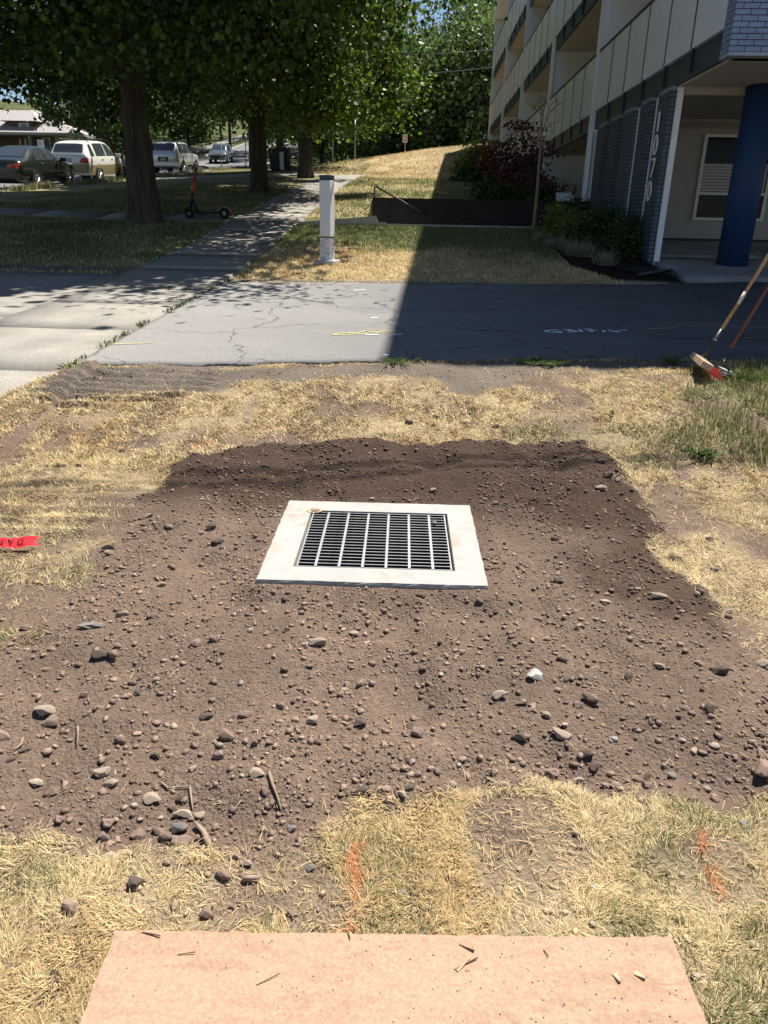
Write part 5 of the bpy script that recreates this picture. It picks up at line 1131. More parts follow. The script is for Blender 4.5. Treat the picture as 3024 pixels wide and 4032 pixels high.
car('pale_suv', suv, gold, (-1.31, 1.31), .355, [(-1.95, -1.55, -1.72, -1.5), (-1.35, -.28, -1.28, -.26), (-.18, 1.0, -.18, .40)], (-2.16, -1.90, .9), (.5, 1.2, .92), 'champagne sport utility car with gold lower trim parked along the kerb', park(34.7, -1.31), R_(90), PITCH,
    lower=(goldlo, .74), tail=[(((-2.29, -2.02), [(.50, .84), (.84, .80), (.87, .98), (.72, 1.02), (.56, .98)]), tailr)], roofrails=(-1.5, .3), plate=(platec, -2.285, .84), mirror=(.85, 1.0, 1.12, gold), handles=((-.8, .93), (.3, .93)))
run = [(-2.30, .46, .72, .70, .80, 1.06, .80, 1.10, .72, 1.12), (-2.26, .40, .82, .70, .87, 1.08, .85, 1.16, .74, 1.18), (-1.98, .36, .84, .70, .88, 1.10, .86, 1.64, .68, 1.68), (-1.2, .34, .84, .70, .88, 1.10, .86, 1.68, .70, 1.73), (-.1, .34, .84, .70, .88, 1.10, .86, 1.68, .70, 1.73), (.5, .34, .84, .70, .88, 1.10, .86, 1.62, .66, 1.67), (1.0, .34, .84, .70, .88, 1.08, .86, 1.14, .72, 1.18), (2.05, .38, .82, .68, .86, 1.00, .84, 1.05, .74, 1.08), (2.30, .44, .70, .62, .78, .84, .72, .88, .66, .9)]
silv = mat('silver_car_paint', (.48, .50, .50), .3, metal=.35, spec=.5, var=.04, coat=.6)
car('silver_suv', run, silv, (-1.32, 1.35), .37, [(-1.9, -1.0, -1.75, -1.0), (-.9, .05, -.88, .05), (.14, .95, .14, .42)], (-2.22, -2.0, .92), (.55, .98, .92), 'boxy silver sport utility car parked beyond the large maple trunk', park(47.4, -1.32), R_(90), PITCH,
    tail=[(((-2.31, -2.2), [(.74, .74), (.86, .74), (.86, 1.02), (.74, 1.02)]), tailr)], roofrails=(-1.6, .2), plate=(mat('plate_yellow', (.55, .48, .22), .5, col2=(.2, .2, .16), scale=24), -2.315, .74), mirror=(.75, .99, 1.2, trimb), handles=((-.45, .98), (.6, .98)),
    front_end=[('rear_bumper', silv, (-2.42, -2.22, -.84, .84, .48, .66)), ('plate_recess', trimb, (-2.305, -2.27, -.30, .30, .70, .94)), ('spare_mount', trimb, (-1.9, -1.4, -.3, .3, .3, .45))])
crv = mat('blue_grey_car_paint', (.10, .115, .13), .25, metal=.2, spec=.5, var=.05, coat=.7)
hy = 79.0; hp = onY(873, 648, hy)
car('oncoming_suv', suv, crv, (-1.31, 1.31), .35, [(-1.35, -.28, -1.28, -.26), (-.18, 1.0, -.18, .40)], (None, None, None), (.5, 1.2, .92), 'blue-grey sport utility car driving down the street', (hp[0], hy, float(zroad(hy))), R_(-86), -math.atan(.10),
    heads=[(((2.12, 2.29), [(.42, .74), (.80, .80), (.76, .90), (.42, .84)]), lampw)], mirror=(.85, 1.0, 1.12, crv), roofrails=(-1.5, .3), front_end=[('grille', trimb, (2.2, 2.305, -.55, .55, .45, .72)), ('grille_bar', rimm, (2.29, 2.315, -.4, .4, .76, .80))])

# ------------------------------------------------------------------ trees
bark = mat('maple_bark', (.070, .060, .050), .95, var=.4, scale=9, stretch=(1, 1, .18), bump=1.0, bscale=14)
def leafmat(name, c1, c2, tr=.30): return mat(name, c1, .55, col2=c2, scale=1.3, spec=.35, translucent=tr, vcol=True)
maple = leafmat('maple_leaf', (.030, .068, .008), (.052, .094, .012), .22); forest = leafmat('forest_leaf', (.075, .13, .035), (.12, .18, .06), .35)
sunny = leafmat('sunlit_maple_leaf', (.055, .11, .010), (.095, .15, .018), .42)  # brighter copy of the maple leaf, sunlit look put into the colour
def leaf_mesh(name, C, L, m, parent, r, up=.35, tint=.35):
    n = len(C); nrm = r.normal(size=(n, 3)); nrm[:, 2] += up; nrm /= np.linalg.norm(nrm, axis=1)[:, None]
    t = r.normal(size=(n, 3)); t[:, 2] -= .6; t -= nrm*(t*nrm).sum(1)[:, None]; t /= np.linalg.norm(t, axis=1)[:, None]; s = np.cross(nrm, t)
    L = L[:, None]; V = np.empty((n, 4, 3)); fold = nrm*L*.10
    V[:, 0] = C-t*L*.5; V[:, 1] = C+s*L*.46+fold-t*L*.06; V[:, 2] = C+t*L*.5; V[:, 3] = C-s*L*.46+fold-t*L*.06
    i = np.arange(n)[:, None]*4; f = np.concatenate([np.concatenate([i, i+1, i+2], 1), np.concatenate([i, i+2, i+3], 1)])
    col = np.clip(r.normal(1, tint, (n, 1)), .4, 1.9)*np.array([[1, 1, 1]]); y = r.random(n) < .10; col[y] *= np.array([2.1, 1.75, .9])
    return np_mesh(name, V.reshape(-1, 3), [f], m, parent, col=np.repeat(col, 4, 0))
def tree(name, label, base, tr, crown_c, crown_r, nclus, nleaf, leaf, seed, m=maple, bk=bark, split=.0, lean=(0, 0), extra=(), sig=.55, group=None, top_tr=.45, cat='tree', flare=1.35, cut=-.85, floor=None):
    r = np.random.default_rng(seed); base = np.array(base, float); cc = np.array(crown_c, float); cr = np.array(crown_r, float)
    root = empty(name, tuple(base)); tag(root, label, cat, group)
    b = MB(); top = np.array([cc[0]*.6+base[0]*.4, cc[1]*.6+base[1]*.4, cc[2]+cr[2]*.35])
    fork = base+np.array([lean[0], lean[1], max(1.2, (cc[2]-cr[2]*.75)-base[2]+split)])
    def tk(t):
        return base+(fork-base)*t+np.array([.06*tr*math.sin(t*5+seed), .06*tr*math.cos(t*4), 0])
    if tr > .23:                                       # bark ridges as geometry on the big trunks
        ns = 44; rg = r.normal(0, 1, ns); ts = np.r_[0, .02, .05, .09, np.linspace(.14, 1, 26)]; v = []
        for t in ts:
            rad = tr*np.interp(t, [0, .04, .12, .3, .6, 1], [flare, flare*.6+.4, 1.08, 1, .93, .86]); q = tk(t)-base-(np.array([0, 0, .25]) if t == 0 else 0)
            rg = .72*rg+.7*r.normal(0, 1, ns)
            for k in range(ns):
                a = 2*math.pi*k/ns; but = 1+(.16*max(0, math.cos(a*5+seed))*max(0, 1-t/.12)); rr_ = rad*but+.014*rg[k]+(.016 if k % 2 else -.012); v.append(q+np.array([rr_*math.cos(a), rr_*math.sin(a), 0]))
        b.add(v, [(i*ns+k, i*ns+(k+1) % ns, (i+1)*ns+(k+1) % ns, (i+1)*ns+k) for i in range(len(ts)-1) for k in range(ns)])
    else:
        ts = [0, .04, .12, .3, .6, 1]; b.tube([tk(t)-base-(np.array([0, 0, .25]) if t == 0 else 0) for t in ts], [tr*flare, tr*(flare*.6+.4), tr*1.08, tr, tr*.93, tr*.86], 18)
    clus = []
    while len(clus) < nclus:
        p = r.uniform(-1, 1, 3); d = np.linalg.norm(p)
        if d > 1 or d < .42 or p[2] < cut: continue
        k = 1+.22*math.sin(p[0]*5+seed)+.18*math.sin(p[1]*6+seed*2+p[2]*4); clus.append(cc+p*cr*k)
    clus = clus+[np.array(e, float) for e in extra]
    # main limbs towards sectors, branches to clusters
    nl = 7; limbs = []
    for k in range(nl):
        a = 2*math.pi*k/nl+r.uniform(-.3, .3); e = cc+np.array([math.cos(a)*cr[0]*.5, math.sin(a)*cr[1]*.5, cr[2]*r.uniform(-.25, .45)])
        st = fork+np.array([0, 0, -r.uniform(0, .5)]); mid = st*.55+e*.45+np.array([0, 0, .12*cr[2]])
        P = [st, mid, e]; limbs.append((P, k)); rr_ = tr*r.uniform(.32, .48)
        b.tube([p-base for p in (st, st*.5+mid*.5+r.normal(0, .06, 3), mid, mid*.5+e*.5, e)], [rr_, rr_*.8, rr_*.6, rr_*.42, rr_*.22], 8)
    b.tube([p-base for p in (fork, (fork+top)/2, top)], [tr*.8, tr*top_tr, tr*.12], 8)
    for c in clus[:90] if nclus > 90 else clus:
        best = min(limbs, key=lambda q: np.linalg.norm(q[0][2]-c)); j = best[0][1]*.35+best[0][2]*.65
        if np.linalg.norm(c-j) < 7: b.tube([j-base, (j+c)/2-base+r.normal(0, .12, 3), c-base], [tr*.09+.01, tr*.05+.006, .008], 5, cap=False)
    b.build('trunk', bk, root, smooth=tr <= .23)
    w = r.uniform(.4, 1.6, len(clus)); w /= w.sum(); pick = r.choice(len(clus), nleaf, p=w); C = np.array(clus)[pick]
    sg = r.uniform(.6, 1.35, len(clus))[pick]*sig; off = r.normal(size=(nleaf, 3))*sg[:, None]*np.array([1, 1, .62]); C = C+off
    if floor is not None:
        keep = C[:, 2] > floor+.35*fbm(C[:, 0], C[:, 1], 1.3, 3, seed)+.15*r.normal(size=len(C)); C = C[keep]
    L = leaf*r.uniform(.6, 1.35, len(C))
    if floor is not None:                              # upper leaves, out of view, enlarged to make the cast shade solid
        L = L*np.where(C[:, 2] > floor+4.0, 2.5, 1.0)
    leaf_mesh('crown', C-base, L, m, root, r)
    return root
def gp3(x, y): return (x, y, float(zbase(x, y)))
def E_(lst): return [onY(a, b_, y) for a, b_, y in lst]
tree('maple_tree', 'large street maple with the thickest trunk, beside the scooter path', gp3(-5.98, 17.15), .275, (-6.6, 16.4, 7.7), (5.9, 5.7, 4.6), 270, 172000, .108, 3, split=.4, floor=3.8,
     extra=E_([(330, 470, 15), (420, 520, 15.6), (360, 500, 16), (470, 480, 15), (700, 470, 16), (780, 500, 16.5), (640, 440, 15.5), (560, 430, 15), (250, 400, 14), (100, 380, 14), (200, 300, 13.5), (420, 330, 13.5), (620, 350, 14), (850, 400, 16), (950, 430, 17), (40, 250, 13.5), (900, 300, 15), (480, 470, 14.6), (300, 440, 14.4), (20, 430, 14), (690, 540, 17)])+[np.array([x_, y_, z_]) for x_, y_, z_ in np.random.default_rng(88).uniform((-10.5, 13.0, 6.4), (-2.6, 15.2, 9.2), (46, 3))], sig=.66)  # random clusters added out of view to thicken the shade on the concrete
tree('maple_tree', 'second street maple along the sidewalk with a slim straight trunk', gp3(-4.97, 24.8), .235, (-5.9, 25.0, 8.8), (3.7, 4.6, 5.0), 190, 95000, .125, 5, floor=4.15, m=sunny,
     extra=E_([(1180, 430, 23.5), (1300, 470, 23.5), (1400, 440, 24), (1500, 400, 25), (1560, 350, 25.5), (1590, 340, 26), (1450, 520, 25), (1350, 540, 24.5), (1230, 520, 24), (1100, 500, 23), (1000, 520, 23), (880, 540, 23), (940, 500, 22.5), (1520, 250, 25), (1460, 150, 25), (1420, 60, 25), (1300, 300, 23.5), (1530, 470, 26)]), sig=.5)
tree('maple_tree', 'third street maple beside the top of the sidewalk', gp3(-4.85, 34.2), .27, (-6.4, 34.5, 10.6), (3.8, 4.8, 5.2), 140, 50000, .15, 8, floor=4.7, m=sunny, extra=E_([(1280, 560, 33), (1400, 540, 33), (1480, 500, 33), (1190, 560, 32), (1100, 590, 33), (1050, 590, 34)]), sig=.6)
tree('maple_tree', 'farther street tree standing by the dark bins', gp3(-7.8, 45.0), .22, (-7.8, 45, 11.5), (5, 5, 5), 90, 18000, .20, 12, sig=.7, floor=6.4)
tree('kerb_tree', 'street tree overhanging the parked cars', gp3(-12.9, 62), .22, (-13, 62, 12.5), (5.5, 5.5, 4.8), 90, 18000, .22, 15, sig=.75)
r = np.random.default_rng(77)
# wooded hillside beyond the dry slope: one tree each
FOR = [(-9, 74, 11, 5.2), (-4, 66, 12, 5.2), (-1, 72, 15, 5.6), (3, 64, 11.5, 5), (6.5, 68, 14, 5.6), (10, 63, 13, 5.4), (-6, 84, 15, 5.4), (0.5, 86, 12.5, 5.0), (8, 82, 17, 5.0), (13, 78, 18, 6.2), (-13, 92, 17, 6.5), (-9.5, 98, 20, 5.5), (12, 100, 22, 5.5), (-1.5, 60, 8, 4.0), (3.6, 59, 8.5, 4), (18, 70, 18, 6.2), (-8, 104, 20, 6.5), (14, 96, 24, 7), (8.5, 58.5, 10, 4.4)]
FL = ['dense dark tree on the wooded slope beyond the dry hill', 'tall back tree rising above the wooded slope', 'low bushy tree at the edge of the wooded slope']
for i, (x, y, h, cr) in enumerate(FOR):
    if abs(x) < 7: h = h*.78
    z = float(zbase(x, y)); k = 2 if h < 11 else (1 if h > 18 else 0)
    tree('hillside_tree', FL[k], (x, y, z-.2), .22, (x, y, z+h*.54), (cr, cr, h*.52), 80, 10000 if y < 75 else 5600, .29 if y < 75 else .42, 100+i, m=forest, sig=.72, group=['dense trees of the wooded slope', 'tall trees behind the wooded slope', 'low trees edging the wooded slope'][k], cut=-.98)
tree('pine_tree', 'dark upright conifer against the patch of sky', (4.2, 92, 6), .3, (4.2, 92, 21), (2.0, 2.0, 11), 90, 9000, .3, 140, m=leafmat('conifer_leaf', (.022, .042, .018), (.035, .06, .024), .15), sig=.5)
# across the street
for i, (x, y, h, cr, lab) in enumerate([(-23.9, 60, 8, 3.0, 'leafy tree beside the brown house across the street'), (-25.5, 74, 10, 4.2, 'street tree across the street beyond the silver car'), (-36, 60, 13, 5.5, 'tall tree behind the brown house'), (-29, 78, 13, 5.2, 'broad tree uphill of the brown house'), (-22.5+0, 96, 11, 4.5, 'far street tree at the top of the road'), (-25.2, 88, 6, 2.6, 'small street tree on the far verge with a slim trunk'), (-30, 100, 15, 6, 'large tree behind the far verge'), (-40, 75, 16, 6.5, 'large dark tree far behind the house'), (-19, 120, 16, 6.5, 'tree closing the end of the road'), (-31, 88, 11, 5.5, 'low spreading tree filling the far verge'), (-36, 92, 13, 6, 'wide dark tree behind the far verge'), (-27, 110, 13, 6, 'dense tree at the top of the far verge'), (-44, 95, 15, 7, 'broad tree on the rise behind the houses'), (-24.8, 68, 5, 2.4, 'bushy small tree just beyond the clipped hedge')]):
    z = float(zbase(x, y)); tree('street_tree', lab, (x, y, z-.1), .17, (x, y, z+h*.62), (cr, cr, h*.40), 60, 7000, .30, 200+i, m=forest, sig=.6)

# ------------------------------------------------------------------ shrubs
def shrub(name, label, px, py, Y, w, h, n, leaf, seed, m, col_up=.5, cat='shrub', group=None, sig=.1, nclus=26, hollow=.35):
    p = onY(px, py, Y) if py else np.array(px, float); z = float(zbase(p[0], Y))-.03; r = np.random.default_rng(seed)
    root = empty(name, (p[0], Y, z)); tag(root, label, cat, group)
    P = r.normal(size=(nclus, 3)); P /= np.linalg.norm(P, axis=1)[:, None]; P *= r.uniform(hollow, 1, (nclus, 1))**.6; P[:, 2] = np.abs(P[:, 2])
    C0 = P*np.array([w/2, w/2, h*.92]); pick = r.integers(nclus, size=n); C = C0[pick]+r.normal(size=(n, 3))*sig*np.array([1, 1, .9]); C[:, 2] = np.abs(C[:, 2])+.02
    b = MB()
    for c in C0: b.tube([(0, 0, 0), c*.5+np.array([0, 0, .05]), c], [.014, .009, .004], 5, cap=False)
    b.build('stems', mat('shrub_stem', (.07, .05, .035), .9), root)
    leaf_mesh('foliage', C, leaf*r.uniform(.6, 1.3, n), m, root, r, up=.5)
    return root
boxl = leafmat('yellow_green_leaf', (.10, .13, .02), (.15, .17, .035), .25); dkl = leafmat('dark_green_leaf', (.03, .065, .018), (.05, .09, .025), .25); redl = leafmat('purple_maple_leaf', (.07, .014, .018), (.11, .02, .026), .3); brl = leafmat('bright_weed_leaf', (.16, .22, .03), (.24, .30, .05), .4)
for i, (px, py, Y, w, h, m, lab) in enumerate([(2180, 935, 15.9, .75, .62, boxl, 'upright yellow-green shrub nearest the slim staked tree'), (2270, 960, 15.3, .8, .6, boxl, 'rounded yellow-green shrub in the mulch bed'), (2330, 990, 14.8, .85, .62, dkl, 'dark green rounded shrub in the middle of the mulch bed'), (2400, 985, 14.9, .7, .8, dkl, 'tall dark shrub against the brick piers'), (2455, 1000, 14.2, .62, .72, dkl, 'leafy dark shrub at the near end of the mulch bed'), (2250, 930, 16.6, .8, .75, dkl, 'dark shrub against the white dividing wall')]):
    shrub('shrub', lab, px, py, Y, w, h, 5200, .045, 300+i, m)
shrub('ground_cover_shrub', 'dark leafy shrub bank behind the brick wall', 1990, 775, 23.5, 2.0, .55, 3500, .10, 320, dkl, sig=.2)
shrub('ground_cover_shrub', 'dark hedge plants against the building behind the wall', 2080, 755, 26.0, 1.6, .5, 2500, .10, 321, dkl, sig=.2)
shrub('ground_cover_shrub', 'low shrub at the head of the shaded lawn', 1870, 700, 33, 1.6, .8, 2500, .13, 322, dkl, sig=.22)
shrub('bright_bush', 'bright sunlit yellow-green bush at the building corner', 1868, 640, 37.5, 1.6, 1.7, 2600, .13, 323, brl, sig=.22)
shrub('hedge', 'clipped hedge across the street beside the pale car', (-23.9, 0, 0), None, 55, 2.4, 1.7, 3500, .14, 324, forest, sig=.3)
# purple Japanese maple
jm = np.array([2.75, 19.9]); jz = float(zbase(*jm)); root = empty('japanese_maple', (jm[0], jm[1], jz)); tag(root, 'purple-leaved Japanese maple leaning over the brick wall', 'tree')
r = np.random.default_rng(55); b = MB(); ends = [onY(x, y, Y)-np.array([jm[0], jm[1], jz]) for x, y, Y in [(1900, 600, 21.5), (1950, 570, 21), (2010, 585, 20.6), (2070, 540, 20.4), (2090, 600, 20.2), (2060, 660, 20.2), (1990, 640, 20.8), (1940, 660, 21), (2000, 700, 20.5), (2060, 720, 20.2), (2120, 620, 19.8), (2170, 595, 19.6), (2150, 735, 19.5), (2195, 745, 19.4), (2100, 690, 20),  (1960, 610, 21.2), (2040, 620, 20.6), (2070, 500, 20.4), (1980, 680, 20.8), (1930, 620, 21.2), (2030, 570, 20.6), (2100, 640, 20),  (2020, 660, 20.6), (1960, 700, 20.9), (2110, 570, 20), (2040, 500, 20.4), (1960, 640, 21), (2000, 610, 20.8)]]
hub = np.array([-.1, .1, .75]); b.tube([(0, 0, -.1), hub*.6+np.array([.05, 0, 0]), hub], [.05, .04, .03], 8)
for e in ends: b.tube([hub, hub*.4+e*.6+r.normal(0, .08, 3)+np.array([0, 0, .12]), e], [.018, .012, .005], 5, cap=False)
b.build('trunk', mat('dark_bark', (.05, .04, .035), .9), root, smooth=True)
n = 2500; pick = r.integers(len(ends), size=n); C = np.array(ends)[pick]+r.normal(size=(n, 3))*np.array([.20, .20, .08])
leaf_mesh('crown', C, .075*r.uniform(.6, 1.3, n), redl, root, r, up=.9)
# slim leafless tree in front of the wall
tb0 = ground_at(2100, 925); root = empty('bare_tree', tuple(tb0)); tag(root, 'slim bare young tree at the corner of the mulch bed', 'tree')
b = MB(); T = [onY(x, y, tb0[1])-tb0 for x, y in ((2100, 930), (2106, 850), (2115, 760), (2122, 660), (2130, 560), (2136, 470))]; b.tube(T, [.06, .042, .036, .03, .022, .012], 10)
for (sx, sy, ex, ey) in [(2130, 560, 2090, 490), (2132, 530, 2170, 440), (2134, 500, 2115, 400), (2130, 580, 2080, 540), (2134, 520, 2200, 480), (2136, 470, 2150, 390), (2136, 470, 2125, 380), (2170, 440, 2205, 410), (2115, 440, 2095, 420), (2150, 470, 2175, 400), (2128, 600, 2165, 540)]:
    a = onY(sx, sy, tb0[1])-tb0; e = onY(ex, ey, tb0[1]+random.uniform(-.3, .3))-tb0
    b.tube([a, (a+e)/2+np.array([0, 0, .05]), e], [.011, .008, .003], 5, cap=False)
    for k in range(4):
        q = a+(e-a)*random.uniform(.3, 1); b.tube([q, q+np.array([random.uniform(-.18, .18), random.uniform(-.15, .15), random.uniform(.05, .25)])], [.005, .002], 4, cap=False)
b.build('trunk', mat('pale_bark', (.20, .15, .11), .9, var=.2, scale=10), root, smooth=True)
# ornamental grasses and mulch
orn = mat('fescue_blade', (1, 1, 1), .7, vcol=True, var=.05, translucent=.2)
for i, (px, py, s) in enumerate([(2230, 985, .30), (2180, 975, .26), (2300, 1010, .34), (2380, 1045, .30), (2130, 955, .24), (2260, 1005, .3)]):
    g = ground_at(px, py); r = np.random.default_rng(400+i); n = 420; a = r.uniform(0, 6.28, n); ln = r.uniform(.35, 1.45, n)
    P = np.stack([g[0]+r.normal(0, .07, n), g[1]+r.normal(0, .07, n), np.full(n, zf1(g[0], g[1])-.01)], 1)
    V, Fs, C = blades(P, s*r.uniform(.7, 1.15, n), np.full(n, .006), ln, a, lerp(np.array([.22, .24, .20]), np.array([.40, .36, .24]), r.random(n)), np.full(n, .5), r)
    tag(np_mesh('fescue_tuft', V, Fs, orn, col=C), 'grey-green tuft of ornamental grass edging the mulch bed', 'grass tuft', 'ornamental grass tufts edging the mulch bed')
mul = mat('dark_mulch', (.018, .013, .010), .95, var=.5, scale=40, bump=.8, bscale=60)
g = ground_at(2545, 1070); V, Fc = ico(3, 9, .35, .3); V = V*np.array([.42, .28, .17]); V[:, 2] = np.maximum(V[:, 2], -.04)
o = np_mesh('mulch_heap', V+np.array([g[0], g[1], zf1(g[0], g[1])+.0]), [Fc], mul, smooth=False); tag(o, 'heap of dark mulch at the corner of the brick piers', 'mulch')
e0_, e1_ = ground_at(2510, 1092), ground_at(2640, 1078)
tag(MB().tube([e0_+np.array([0, 0, .03]), (e0_+e1_)/2+np.array([.05, 0, .06]), e1_+np.array([0, 0, .05]), ground_at(2660, 1098)+np.array([0, 0, .03])], .03, 8).build('garden_edging', blk, smooth=True), 'black garden edging strip along the mulch heap', 'edging')
B_ = B('planter_box', mat('white_planter', (.55, .58, .6), .6), None, 3.2, 3.62, 19.0, 19.3, 1.9, 2.17, bevel=.01); tag(B_, 'white box standing behind the brick wall by the entrance', 'box')
shrub('broad_leaf_plant', 'broad-leaved dark plant beside the white box', (2.95, 0, 0), None, 19.2, .6, .3, 60, .30, 330, dkl, sig=.06, cat='plant')

# ------------------------------------------------------------------ house across the street
hs = empty('brown_house', (0, 0, 0)); tag(hs, 'brown bungalow with grey hipped roof and red door across the street', 'house')
HY = 62.0
def hp_(px, py, dY=0): return onY(px, py, HY+dY)
hb1 = mat('brown_siding', (.13, .085, .06), .85, var=.15, scale=3); roofm = mat('grey_shingles', (.36, .33, .33), .9, var=.15, scale=6, bump=.3, bscale=30); htrim = mat('taupe_trim', (.22, .21, .19), .7)
xl, xr = hp_(-120, 560)[0], hp_(285, 560)[0]; ze = hp_(110, 522)[2]; zp = hp_(130, 435, 3.5)[2]; zb = float(zbase(xr, HY))-1
B('wall', hb1, hs, xl, xr, HY+1.6, HY+9, zb, ze-.01)
RX0, RX1, RY0, RY1 = hp_(105, 520)[0], xr+.9, HY-.3, HY+9.5
pk = (hp_(130, 435, 3.5)[0], HY+3.5)
MB().add([(RX0-6, RY0, ze), (RX1, RY0, ze), (RX1, RY1, ze), (RX0-6, RY1, ze), (pk[0]-3, pk[1], zp), (pk[0]+.3, pk[1], zp), (RX0-6, RY0, ze-.18), (RX1, RY0, ze-.18), (RX1, RY1, ze-.18), (RX0-6, RY1, ze-.18)], [(0, 1, 5, 4), (1, 2, 5), (2, 3, 4, 5), (3, 0, 4), (6, 9, 8, 7), (0, 6, 7, 1), (1, 7, 8, 2), (2, 8, 9, 3), (3, 9, 6, 0)]).build('roof', roofm, hs)
rf = bpy.data.objects['roof.001'] if 'roof.001' in bpy.data.objects else None
d0, d1, d2 = hp_(70, 500, .6), hp_(118, 478, .6), hp_(62, 472, .6)
dm_ = B('dormer', hb1, hs, d0[0]-.6, d1[0]+.2, HY+.6, HY+4, d0[2]-.6, d1[2])
MB().add([(d2[0]-1.2, HY+.2, d1[2]), (d1[0]+.8, HY+.2, d1[2]), (d1[0]+.8, HY+4.5, d1[2]), (d2[0]-1.2, HY+4.5, d1[2]), ((d0[0]+d1[0])/2, HY+2.2, d1[2]+1.0)], [(0, 1, 4), (1, 2, 4), (2, 3, 4), (3, 0, 4), (0, 3, 2, 1)]).build('dormer_roof', roofm, dm_)
B('dormer_window', wf, dm_, d0[0]+.1, d1[0]-.1, HY+.55, HY+.59, d0[2]-.3, d1[2]-.12); B('pane', glass_c, dm_, d0[0]+.3, d1[0]-.3, HY+.53, HY+.548, d0[2]-.22, d1[2]-.2)
for px in (118, 225): q = hp_(px, 560); B('porch_post', htrim, hs, q[0]-.14, q[0]+.14, HY+.0, HY+.28, zb, ze-.19)
a, c = hp_(163, 535, 1.5), hp_(204, 596, 1.5); w_ = B('window', wf, hs, a[0], c[0], HY+1.52, HY+1.59, c[2], a[2]); B('pane', mat('bright_glass', (.16, .2, .24), .06, spec=.9), w_, a[0]+.12, c[0]-.12, HY+1.49, HY+1.515, c[2]+.1, a[2]-.22)
a, c = hp_(83, 550, 1.5), hp_(108, 640, 1.5); d_ = B('door', mat('red_door', (.30, .012, .014), .5), hs, a[0], c[0], HY+1.5, HY+1.59, c[2], a[2])
for xx in (a[0]-.16, c[0]+.02): B('door_trim', wf, d_, xx, xx+.13, HY+1.48, HY+1.59, c[2], a[2]+.1)
q0_, q1_ = hp_(150, 600), hp_(215, 620)
for k in range(16): x = q0_[0]-1+k*.22; B('porch_baluster', htrim, hs, x, x+.05, HY+.1, HY+.15, q1_[2]-.3, q0_[2])
B('porch_rail', htrim, hs, q0_[0]-1.1, q0_[0]+2.6, HY+.08, HY+.17, q0_[2]+.005, q0_[2]+.09)
ch = hp_(278, 500, 4); B('chimney', mat('chimney_brick', (.14, .09, .075), .9, var=.2, scale=6), hs, ch[0]-.45, ch[0]+.45, HY+4, HY+5, ze, ch[2]+.6)

# ------------------------------------------------------------------ posts, signs, bins
pole_m = mat('galvanised_post', (.32, .33, .34), .5, metal=.5)
def post(px, pyb, pyt, r0, label, X=None, Y=None):
    p = onX(px, pyb, X) if X is not None else onY(px, pyb, Y); zb_ = float(zbase(p[0], p[1])); t = onY(px, pyt, p[1])
    o = MB().tube([(0, 0, -.3), (t[0]-p[0], 0, t[2]-zb_)], r0, 8); root = empty('sign_post', (p[0], p[1], zb_)); o.build('pole', pole_m, root, smooth=True); tag(root, label, 'post'); return root, p, t
post(870, 668, 560, .035, 'thin grey post at the kerb in front of the oncoming car', Y=55)
post(967, 662, 560, .035, 'thin grey post at the kerb beside the second maple trunk', Y=58)
post(1310, 632, 500, .04, 'slim grey post on the dry hill near the road', Y=47)
post(1398, 622, 470, .045, 'slim pale post on the dry hill in front of the dark trees', Y=48)
signw = mat('sign_white', (.72, .71, .70), .5, var=.04); signr = mat('sign_red', (.55, .03, .03), .5)
def nopark(root, c, s):
    pl = B('sign_plate', signw, root, c[0]-.15*s, c[0]+.15*s, c[1]-.012, c[1]-.004, c[2]-.23*s, c[2]+.23*s)
    b = MB(); n = 20
    for k in range(n):
        a0, a1 = 2*math.pi*k/n, 2*math.pi*(k+1)/n
        b.add([(c[0]+rr_*s*math.cos(a), c[1]-.016, c[2]+.07*s+rr_*s*math.sin(a)) for a, rr_ in ((a0, .075), (a1, .075), (a1, .105), (a0, .105))], [(0, 1, 2, 3)])
    b.add([(c[0]+dx*s, c[1]-.017, c[2]+.07*s+dz*s) for dx, dz in ((-.07, .05), (-.05, .07), (.07, -.05), (.05, -.07))], [(0, 1, 2, 3)])
    b.build('prohibition_mark', signr, pl)
    B('legend', mat('sign_ink', (.05, .05, .05), .6), pl, c[0]-.09*s, c[0]+.09*s, c[1]-.016, c[1]-.013, c[2]-.15*s, c[2]-.10*s)
root, p, t = post(162, 640, 556, .03, 'no parking sign on a dark post in front of the brown house', Y=46); c = onY(162, 571, 46); nopark(root, (c[0]-p[0], -.04, c[2]-root.location.z), 1.15)
root, p, t = post(1595, 600, 530, .03, 'small white parking sign among the dark trees beyond the dry hill', Y=52); c = onY(1595, 545, 52); nopark(root, (c[0]-p[0], -.04, c[2]-root.location.z), 1.0)
binm = mat('bin_black', (.022, .023, .025), .6, var=.2, scale=6)
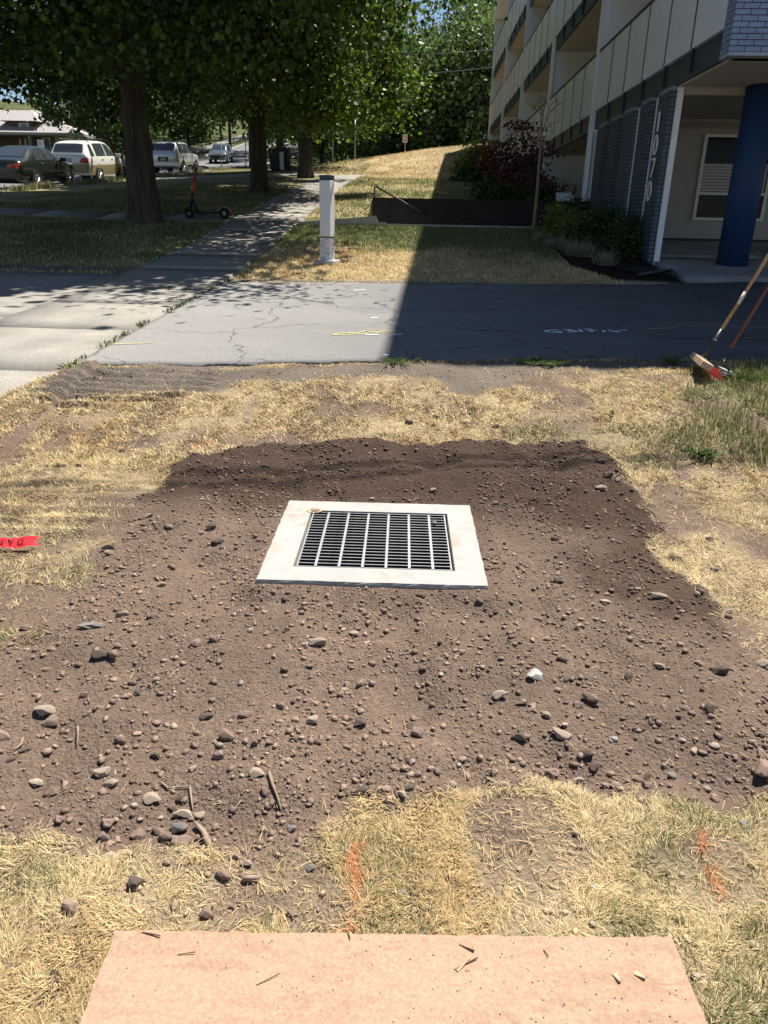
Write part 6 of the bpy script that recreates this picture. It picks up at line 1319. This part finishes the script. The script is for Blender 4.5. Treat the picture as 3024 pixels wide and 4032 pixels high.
for i, (px, lab) in enumerate([(1086, 'dark wheelie bin beside the farther street tree'), (1122, 'second dark wheelie bin with pale board leaning on it')]):
    p = onY(px, 668, 43.5); z = float(zbase(p[0], 43.5)); root = empty('wheelie_bin', (p[0], 43.5, z)); tag(root, lab, 'bin')
    MB().add([(-.24, -.27, .05), (.24, -.27, .05), (.24, .27, .05), (-.24, .27, .05), (-.30, -.33, .98), (.30, -.33, .98), (.30, .36, .98), (-.30, .36, .98)], [(0, 3, 2, 1), (4, 5, 6, 7), (0, 1, 5, 4), (1, 2, 6, 5), (2, 3, 7, 6), (3, 0, 4, 7)]).build('tub', binm, root)
    MB().prism([(-.37, .985), (.40, .985), (.38, 1.05), (.1, 1.09), (-.35, 1.03)], 'x', -.32, .32).build('lid', binm, root)
    for s in (-1, 1): MB().lathe([(.02, -.03), (.11, -.03), (.11, .03), (.02, .03)], 14, (s*.24, .30, .11), 'x').build('wheel', rubber, root)
    MB().cyl((-.28, .42, .93), (.28, .42, .93), .018, 8).build('handle', binm, root)
    if i: B('leaning_board', mat('pale_board', (.5, .48, .44), .8), root, -.20, .02, -.40, -.375, .0, .85)
# overhead wires: two on the slope, one bundle whose shadow crosses the soil
wirem = mat('wire_black', (.03, .03, .03), .6)
def wire(name, A, Bp, sag, r0, label):
    P = [np.array(A)*(1-t)+np.array(Bp)*t-np.array([0, 0, sag*4*t*(1-t)]) for t in np.linspace(0, 1, 25)]
    tag(MB().tube(P, r0, 6).build(name, wirem, smooth=True), label, 'wire')
wire('power_line', onY(900, 205, 50), onY(2300, 155, 50), .5, .03, 'upper overhead wire crossing in front of the wooded slope')
wire('power_line', onY(900, 300, 50), onY(2300, 215, 50), .5, .03, 'lower overhead wire crossing in front of the wooded slope')
hgt = 7.6; sh = SUN_TO*hgt
cA, cB = ground_at(300, 1965)+sh, ground_at(2400, 1880)+sh; dc = (cB-cA)/np.linalg.norm(cB-cA)
for k_, lab in ((0, 'nearer overhead service cable strung above the dug soil'), (1, 'farther overhead service cable strung above the dug soil')):
    off_ = np.array([0, .13*k_, .04*k_]); wire('service_cable', cA-dc*12+off_, cB+dc*12+off_, .25, .015, lab)
